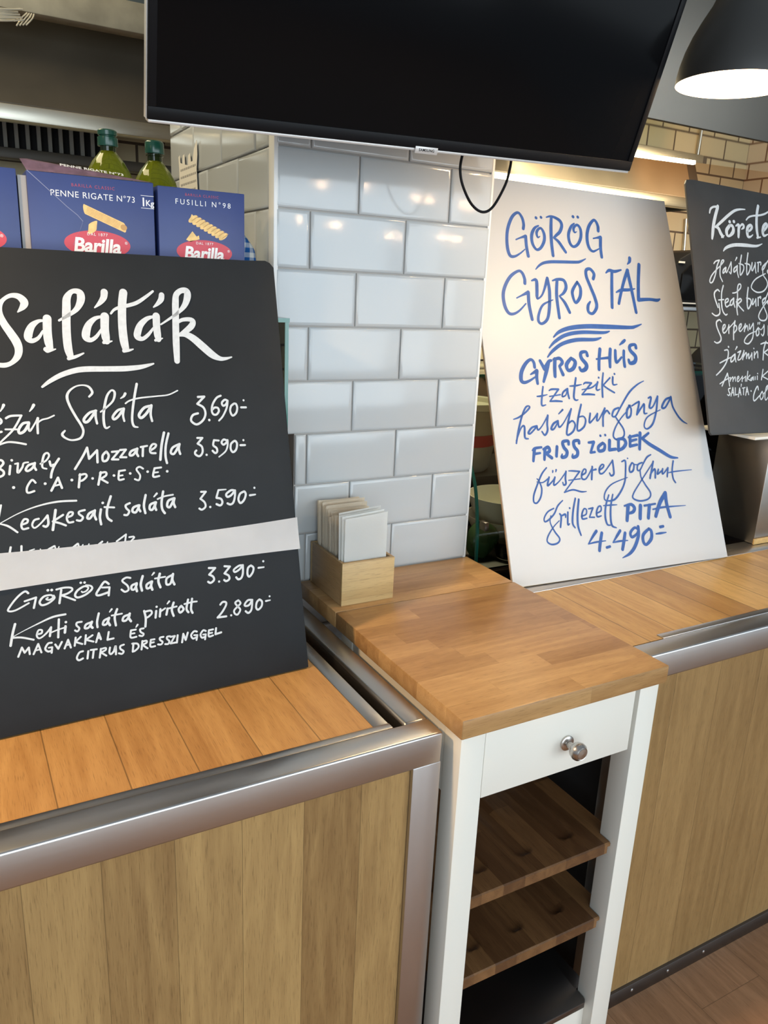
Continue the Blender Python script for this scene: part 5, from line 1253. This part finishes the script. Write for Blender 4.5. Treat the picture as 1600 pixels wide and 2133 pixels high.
bm = B(); text_into(bm, 'SAMSUNG', 0.0062, Matrix.Translation((0.4577, -0.0018, 0.0015)), offset=0.0001, spacing=1.1); obj('badge_lettering', bm, m_black, bd, 0)
bm = B(); box(bm, 0.36, 0.60, 0.16, 0.40, -0.058, -0.0425, 0.002); obj('mount_plate', bm, m_blackmatt, t)
inv = Matrix((b_, up_, n_)) 
arm = B(); a0 = inv @ (Vector((0.775, 1.235, 1.93)) - TVO); a1 = inv @ (Vector((0.80, 1.436, 1.93)) - TVO)
tube(arm, [a0, (a0 + a1) / 2, a1], 0.022, 12, 0); obj('wall_arm', arm, m_blackmatt, t)

bm = B(); tube(bm, [(0.872, 1.292, 1.775), (0.871, 1.30, 1.757), (0.869, 1.302, 1.731), (0.8775, 1.303, 1.704), (0.901, 1.304, 1.673), (0.928, 1.304, 1.661), (0.952, 1.304, 1.673), (0.976, 1.303, 1.714), (0.983, 1.302, 1.744), (0.984, 1.30, 1.765), (0.984, 1.292, 1.78)], 0.0026, 10, 8)
solo('power_cable', bm, m_black, 'thin black cable looping down below the television', 'cable', (0.928, 1.304, 1.658))

# ---------------------------------------------------------------- pendant lamp
LX, LY, LZ = 1.335, 1.10, 1.904
LK = 0.107 / 0.125
t = thing('pendant_lamp', 'black dome pendant lamp glowing at the upper right', 'lamp', (LX, LY, LZ))
m_shade = plain('black_enamel', (0.030, 0.028, 0.025), rough=0.5, spec=0.5)
prof = [(0.1250, 0.0), (0.1247, 0.014), (0.1205, 0.038), (0.1135, 0.064), (0.1025, 0.092), (0.0875, 0.121), (0.0700, 0.151), (0.0615, 0.171), (0.0580, 0.188), (0.0560, 0.222), (0.0500, 0.232), (0.012, 0.236), (0.010, 0.25)]
sh = obj('lamp_shade', lathe(B(), [(r*LK, z*LK) for r, z in prof], (LX, LY, LZ), seg=64, cap0=False), m_shade, t, 50)
inner = [(0.1246, 0.0), (0.1222, 0.014), (0.1180, 0.037), (0.1110, 0.063), (0.1000, 0.091), (0.0850, 0.119), (0.0680, 0.148), (0.059, 0.168), (0.0, 0.180)]
obj('white_lining', lathe(B(), [(r*LK, z*LK) for r, z in inner], (LX, LY, LZ), seg=64, cap0=False, cap1=False), plain('white_enamel_lining', (0.9, 0.88, 0.82), rough=0.4), t, 60)
obj('bulb', lathe(B(), [(0.0, 0.035), (0.022, 0.040), (0.032, 0.058), (0.033, 0.075), (0.024, 0.098), (0.014, 0.115), (0.014, 0.14)], (LX, LY, LZ), seg=32, cap0=False), emit('glowing_bulb', (1.0, 0.80, 0.52), 60), t, 60)
obj('cord', tube(B(), [(LX, LY, LZ + 0.210), (LX, LY, LZ + 1.09)], 0.004, 8, 0), m_black, t)
lamp('pendant_glow', 'POINT', (LX, LY, LZ + 0.028), 9, WARM, size=0.03)

# ---------------------------------------------------------------- kitchen: extractor hood, canopy, ducts
t = thing('extractor_hood', 'long steel extractor hood with baffle filters along the back of the kitchen', 'hood', (1.2, 2.9, 1.93))
m_hoodpanel = plain('dark_hood_panel', (0.080, 0.068, 0.052), rough=0.45, spec=0.4, noise=0.2, nscale=3)  # dark reflections of the steel front put into a plain colour
m_band = steel('hood_band_steel', (0.60, 0.56, 0.47), 0.33, 0)
bm = B(); prism(bm, [(2.70, 1.9755), (2.70, 1.9815), (2.92, 2.52), (2.94, 2.52), (2.735, 1.9755)], -1.2, 3.10, 'x'); obj('front_panel', bm, m_hoodpanel, t, 0)
bm = B(); box(bm, -1.2, 3.12, 2.685, 2.735, 1.932, 1.9755, 0.003); obj('lower_band', bm, m_band, t)
bm = B(); prism(bm, [(2.70, 1.935), (2.70, 1.98), (2.92, 2.52), (3.29, 2.52), (3.29, 1.935)], 3.101, 3.16, 'x'); obj('end_shadow_panel', bm, m_blackmatt, t, 0)  # black stands in for the shadow at the hood's right end
bm = B(); box(bm, -1.2, 3.1, 3.04, 3.10, 1.872, 1.905, 0.003); obj('filter_rail', bm, m_hoodpanel, t)
bm = B(); box(bm, -1.2, 3.1, 2.80, 3.28, 2.06, 2.075); obj('inner_panel', bm, m_blackmatt, t, 0)
bm = B(); box(bm, -1.2, 0.57, 3.115, 3.13, 1.90, 2.06); obj('filter_backing', bm, m_blackmatt, t, 0)
m_fin = plain('filter_steel', (0.50, 0.47, 0.41), rough=0.4, metal=0.35)
for k in range(34):
    x = 0.5495 - k * 0.0345
    bm = B(); prism(bm, [(x, 3.085), (x + 0.011, 3.075), (x + 0.013, 3.085), (x + 0.012, 3.112), (x + 0.002, 3.112)], 1.905, 2.058, 'z'); obj('baffle_fin', bm, m_fin, t, 30)
t = thing('ceiling_bulkhead', 'beige boxed duct running above the dark hood at the upper left', 'duct', (-0.3, 2.6, 2.2))
bm = B(); box(bm, -1.4, 0.90, 2.60, 2.66, 2.195, 2.275, 0.004); obj('duct_face', bm, plain('beige_duct', (0.36, 0.33, 0.25), rough=0.6, noise=0.18, nscale=14), t)
bm = B(); box(bm, -1.4, 0.90, 2.62, 2.68, 2.276, 2.60, 0.004); o = obj('upper_duct', bm, steel('blue_grey_duct', (0.30, 0.36, 0.38), 0.45, 0), t); o['label'] = 'blue grey sheet metal upper duct'
m_foil = plain('crinkled_foil', (0.80, 0.76, 0.64), rough=0.3, metal=0.4)
bm = B(); rf = random.Random(2)
for k in range(9):
    z = 2.150 + k * 0.0036
    tube(bm, [(-0.10, 2.545, z + 0.002), (0.10, 2.530, z - 0.010 + 0.001*k), (0.20, 2.535, z - 0.006), (0.262 + rf.uniform(-0.012, 0.012), 2.57, z + 0.012 + rf.uniform(-0.004, 0.004))], 0.0024, 6, 6)
for k in range(4):
    tube(bm, [(0.255 + k*0.008, 2.575, 2.150 + 0.002*k), (0.272 + k*0.008, 2.58, 2.175), (0.285 + k*0.006, 2.59, 2.190)], 0.002, 6, 4)
solo('foil_hose', bm, m_foil, 'crinkled silver foil hose end hanging below the duct at the left edge', 'hose', (0.1, 2.55, 2.145))

t = thing('steel_canopy', 'polished steel canopy over the right counter behind the pendant lamp', 'hood', (2.6, 2.1, 2.047))
bm = B(); box(bm, 1.75, 4.15, 1.90, 1.915, 2.047, 2.95, 0.002); obj('front_panel', bm, steel('canopy_steel', (0.17, 0.152, 0.128), 0.36, 2), t)
bm = B(); prism(bm, [(1.75, 1.915), (4.15, 1.915), (4.15, 2.18), (2.40, 2.365), (1.75, 2.44)], 2.047, 2.055, 'z'); obj('soffit', bm, m_mirror, t, 0)
ls = obj('light_strip', prism(B(), [(1.9, 2.418), (2.672, 2.336), (2.673, 2.350), (1.9, 2.434)], 2.040, 2.0465, 'z'), emit('glowing_light_strip', (1.0, 0.90, 0.66), 9), t, 0)
ls['label'] = 'glowing light strip along the rear edge'
lamp('strip_glow', 'AREA', (2.36, 2.46, 2.03), 4.5, YEL, aim=(2.7, 2.9, 1.9), size=0.75, size_y=0.03)
lamp('hood_lamp', 'SPOT', (2.95, 2.40, 2.22), 19, (1.0, 0.42, 0.10), aim=(3.0, 2.85, 2.08), size=0.03, spot=95, blend=0.7)  # unseen warm spot that lights the hood panel orange
lamp('side_lamp', 'SPOT', (3.2, 2.3, 2.55), 14, (1.0, 0.50, 0.25), aim=(4.2, 3.2, 2.2), size=0.05, spot=70, blend=0.5)

# ---------------------------------------------------------------- kitchen things behind the right counter
t = thing('back_worktop', 'dark steel kitchen worktop behind the right counter', 'worktop', (2.2, 1.75, 0.0))
bm = B(); box(bm, 1.075, 4.1, 1.50, 2.15, 0.785, 0.825, 0.002); obj('worktop', bm, m_darksteel, t)
bm = B(); box(bm, 1.11, 4.1, 1.50, 2.10, 0.0, 0.784); obj('cabinet', bm, m_blackmatt, t, 0)
bm = B(); box(bm, 1.10, 1.94, 1.86, 2.135, 0.826, 0.978, 0.002); obj('riser', bm, m_blackmatt, t)
bm = B(); box(bm, 1.075, 4.1, 2.14, 2.16, 0.826, 1.30, 0.002); obj('splash_back', bm, m_blackmatt, t)
# curved sneeze glass
t = thing('glass_guard', 'curved glass guard with green edges behind the white sign board', 'glass guard', (1.64, 1.52, 0.8255))
prof = spline([(1.516, 0.8255, 0), (1.520, 0.86, 0), (1.525, 0.938, 0), (1.545, 1.034, 0), (1.58, 1.101, 0), (1.635, 1.20, 0), (1.70, 1.30, 0)], 6)
def pane(bm, x0, x1, th):
    loop = [(p.x, p.y) for p in prof] + [(p.x + th, p.y + 0.001) for p in reversed(prof)]
    return prism(bm, loop, x0, x1, 'x')
obj('curved_pane', pane(B(), 1.147, 2.126, 0.005), m_pane, t, 40)
obj('pane_edge', pane(B(), 1.140, 1.1468, 0.006), m_glassedge, t, 40)
obj('pane_edge', pane(B(), 2.1262, 2.134, 0.006), m_glassedge, t, 40)
obj('top_pane', box(B(), 1.14, 2.5, 1.705, 2.05, 1.2965, 1.3045), m_pane, t, 0)
bm = B(); box(bm, 1.14, 2.5, 1.702, 1.705, 1.2965, 1.3045); obj('top_edge', bm, m_glassedge, t, 0)
for a in ((1.139, 1.151, 0.94, 0.962), (2.10, 2.15, 0.872, 0.90)):
    bm = B(); box(bm, a[0], a[1], 1.49, 1.515, a[2], a[3], 0.001); obj('clamp', bm, m_steel_x, t)
# tubs and bowls seen between pillar and sign
m_tubw = plain('cream_tub', (0.70, 0.68, 0.55), rough=0.4); m_tubc = plain('cloudy_tub_wall', (0.30, 0.27, 0.22), rough=0.3); m_tubr = plain('red_band', (0.42, 0.02, 0.03), rough=0.4)
c = (1.40, 1.985, 0.9785)
t = thing('food_tub', 'round cream rimmed tub with a red band, between pillar and white sign', 'tub', c)
obj('tub_wall', lathe(B(), [(0.080, 0), (0.088, 0.01), (0.100, 0.082)], c, seg=48), m_tubc, t)
obj('red_band', lathe(B(), [(0.1005, 0.0825), (0.1035, 0.118)], c, seg=48), m_tubr, t)
obj('upper_wall', lathe(B(), [(0.1025, 0.1185), (0.108, 0.192)], c, seg=48), plain('grey_tub_wall', (0.40, 0.36, 0.28), rough=0.35), t)
obj('rim', lathe(B(), [(0.108, 0.1925), (0.114, 0.196), (0.114, 0.214), (0.108, 0.217), (0.098, 0.214), (0.095, 0.200), (0.0, 0.200)], c, seg=48, cap1=False), m_tubw, t)
def bowl(c, r, h, mat, label, group=None):
    prof = [(r*0.5, 0), (r*0.62, 0.004), (r*0.85, h*0.45), (r*0.97, h*0.85), (r, h), (r*0.965, h), (r*0.93, h*0.85), (r*0.80, h*0.45), (r*0.55, 0.010), (0.0, 0.009)]
    return solo('serving_bowl', lathe(B(), prof, c, seg=56, cap1=False), mat, label, 'bowl', c, group, 60)
m_bowl = plain('white_melamine', (0.74, 0.71, 0.60), rough=0.3)
bowl((1.385, 1.715, 0.8255), 0.118, 0.072, m_bowl, 'lower white serving bowl of the stack seen left of the white sign', 'white serving bowls by the pillar')
bowl((1.385, 1.715, 0.868), 0.118, 0.090, m_bowl, 'upper white serving bowl of the stack seen left of the white sign', 'white serving bowls by the pillar')
def bag_fn(a, b):
    th = a * 2 * math.pi; r = 0.042 * math.sin(math.pi * (0.12 + 0.80 * b)) ** 0.7 * (1 + 0.16 * math.sin(3*th + 5*b) + 0.08 * math.sin(7*th))
    return (1.222 + r * 1.1 * math.cos(th), 1.612 + r * 0.8 * math.sin(th), 0.8258 + 0.095 * b)
solo('green_bag', sheet(B(), bag_fn, 28, 14), plain('green_plastic', (0.05, 0.11, 0.035), rough=0.35, noise=0.4, nscale=25), 'crumpled dark green plastic bag beside the pillar', 'bag', (1.222, 1.612, 0.8258), None, 60)
solo('glass_dish', lathe(B(), [(0.030, 0), (0.033, 0.002), (0.044, 0.040), (0.0425, 0.040), (0.031, 0.004), (0, 0.004)], (1.29, 1.575, 0.8255), seg=40, cap1=False), thin_glass('dish_glass', (0.80, 0.80, 0.78), 0.8), 'small clear glass dish behind the curved glass guard', 'dish', (1.29, 1.575, 0.8255), None, 60)

# steel cabinet carrying the right board
t = thing('steel_cabinet', 'brushed steel cabinet standing on the right counter below the smaller black menu board', 'cabinet', (2.2, 1.38, 0.868))
bm = B(); box(bm, 1.935, 2.7, 1.30, 1.47, 0.8685, 1.172, 0.003); obj('body', bm, steel('cabinet_steel', (0.40, 0.375, 0.345), 0.34, 2), t)
bm = B(); box(bm, 1.93, 2.7, 1.2955, 1.30, 0.8685, 0.885, 0.001); obj('oak_plinth', bm, m_rtop, t)
bm = B(); box(bm, 1.84, 2.7, 1.285, 1.47, 1.1725, 1.180, 0.001); obj('white_ledge', bm, m_white, t)
t = thing('black_cabinet', 'black ventilated cooling cabinet behind the steel cabinet', 'cabinet', (2.6, 1.6, 0.826))
bm = B(); box(bm, 2.16, 3.2, 1.50, 1.685, 0.8255, 1.29, 0.004); obj('body', bm, m_blackmatt, t)
for k in range(9):
    bm = B(); prism(bm, [(2.185 + k*0.022, 1.135), (2.193 + k*0.022, 1.135), (2.211 + k*0.022, 1.175), (2.203 + k*0.022, 1.175)], 1.4955, 1.5005, 'y'); obj('vent_slat', bm, m_black, t, 0)
# perforated black basket behind the curved glass
t = thing('mesh_basket', 'grey basket with black slots behind the glass, between the two sign boards', 'basket', (2.20, 1.85, 0.8255))
m_bask = plain('grey_green_plastic', (0.15, 0.15, 0.12), rough=0.5)
bm = B(); box(bm, 1.98, 2.42, 1.72, 1.735, 0.8255, 1.23, 0.002); obj('front_wall', bm, m_bask, t)
bm = B(); box(bm, 1.98, 2.42, 1.965, 1.98, 0.8255, 1.23, 0.002); obj('back_wall', bm, m_bask, t)
for x0 in (1.98, 2.405):
    bm = B(); box(bm, x0, x0 + 0.015, 1.735, 1.965, 0.8255, 1.23, 0.002); obj('side_wall', bm, m_bask, t)
m_slot = m_blackmatt; bm = B()
for i in range(7):
    for j in range(9):
        x = 2.0 + i * 0.058 + (j % 2) * 0.022; z = 0.90 + j * 0.036
        prism(bm, [(x, z), (x + 0.008, z - 0.004), (x + 0.030, z + 0.016), (x + 0.022, z + 0.020)], 1.7175, 1.7199, 'y')
obj('slots', bm, m_slot, t, 0)
# appliance on a wall shelf
t = thing('wall_shelf', 'steel wall shelf under the black appliance', 'shelf', (3.1, 2.75, 1.482))
bm = B(); box(bm, 2.75, 4.1, 2.50, 3.29, 1.478, 1.496, 0.003); obj('shelf_plate', bm, m_steel_x, t)
t = thing('kitchen_appliance', 'black domed kitchen appliance on the wall shelf between the two sign boards', 'appliance', (3.15, 2.75, 1.4965))
arc = [(2.945, 1.4965), (3.45, 1.4965), (3.45, 1.70), (3.36, 1.735), (3.25, 1.752), (3.12, 1.752), (3.03, 1.737), (2.965, 1.705), (2.93, 1.66)]
bm = B(); prism(bm, arc, 2.60, 2.95, 'y', 0.006); obj('body', bm, m_black, t)
bm = B(); prism(bm, [(2.985, 1.525), (3.42, 1.525), (3.42, 1.67), (3.30, 1.695), (3.12, 1.695), (3.03, 1.680), (2.985, 1.64)], 2.592, 2.5995, 'y', 0.002); obj('window', bm, m_screen, t)
bm = B(); box(bm, 2.985, 3.42, 2.588, 2.5995, 1.508, 1.514); box(bm, 2.955, 2.99, 2.593, 2.5995, 1.685, 1.693); obj('chrome_strip', bm, m_silver, t)
bm = B(); tube(bm, [(3.03, 2.97, 1.66), (3.06, 3.10, 1.80), (3.22, 3.24, 1.93)], 0.010, 10, 6)
solo('drain_hose', bm, plain('dark_rubber', (0.05, 0.045, 0.04), rough=0.6), 'dark hose rising behind the black appliance to the tiled wall', 'hose', (3.03, 2.97, 1.65))
bm = B(); tube(bm, [(3.745, 3.285, 1.97), (3.757, 3.28, 1.80), (3.76, 3.275, 1.50)], 0.009, 10, 4)
solo('water_pipe', bm, m_band, 'thin steel pipe running down the cream tiled wall', 'pipe', (3.76, 3.275, 1.50))
def rag_fn(a, b):
    th = a * 2 * math.pi; r = math.cos(b * math.pi / 2) ** 0.6
    return (2.44 + 0.055 * r * math.cos(th) * (1 + 0.2 * math.sin(3 * th)), 1.96 + 0.05 * r * math.sin(th), 1.3052 + 0.085 * b * (0.8 + 0.3 * math.cos(th + 2)))
t_r = sheet(B(), rag_fn, 24, 10)
solo('folded_cap', t_r, plain('black_fabric', (0.012, 0.011, 0.012), rough=0.95), 'crumpled black cloth lying on the glass guard between the two sign boards', 'cloth', (2.44, 1.96, 1.3052), None, 50)

for o in list(bpy.data.objects):
    for k in ('_local',):
        if k in o: del o[k]
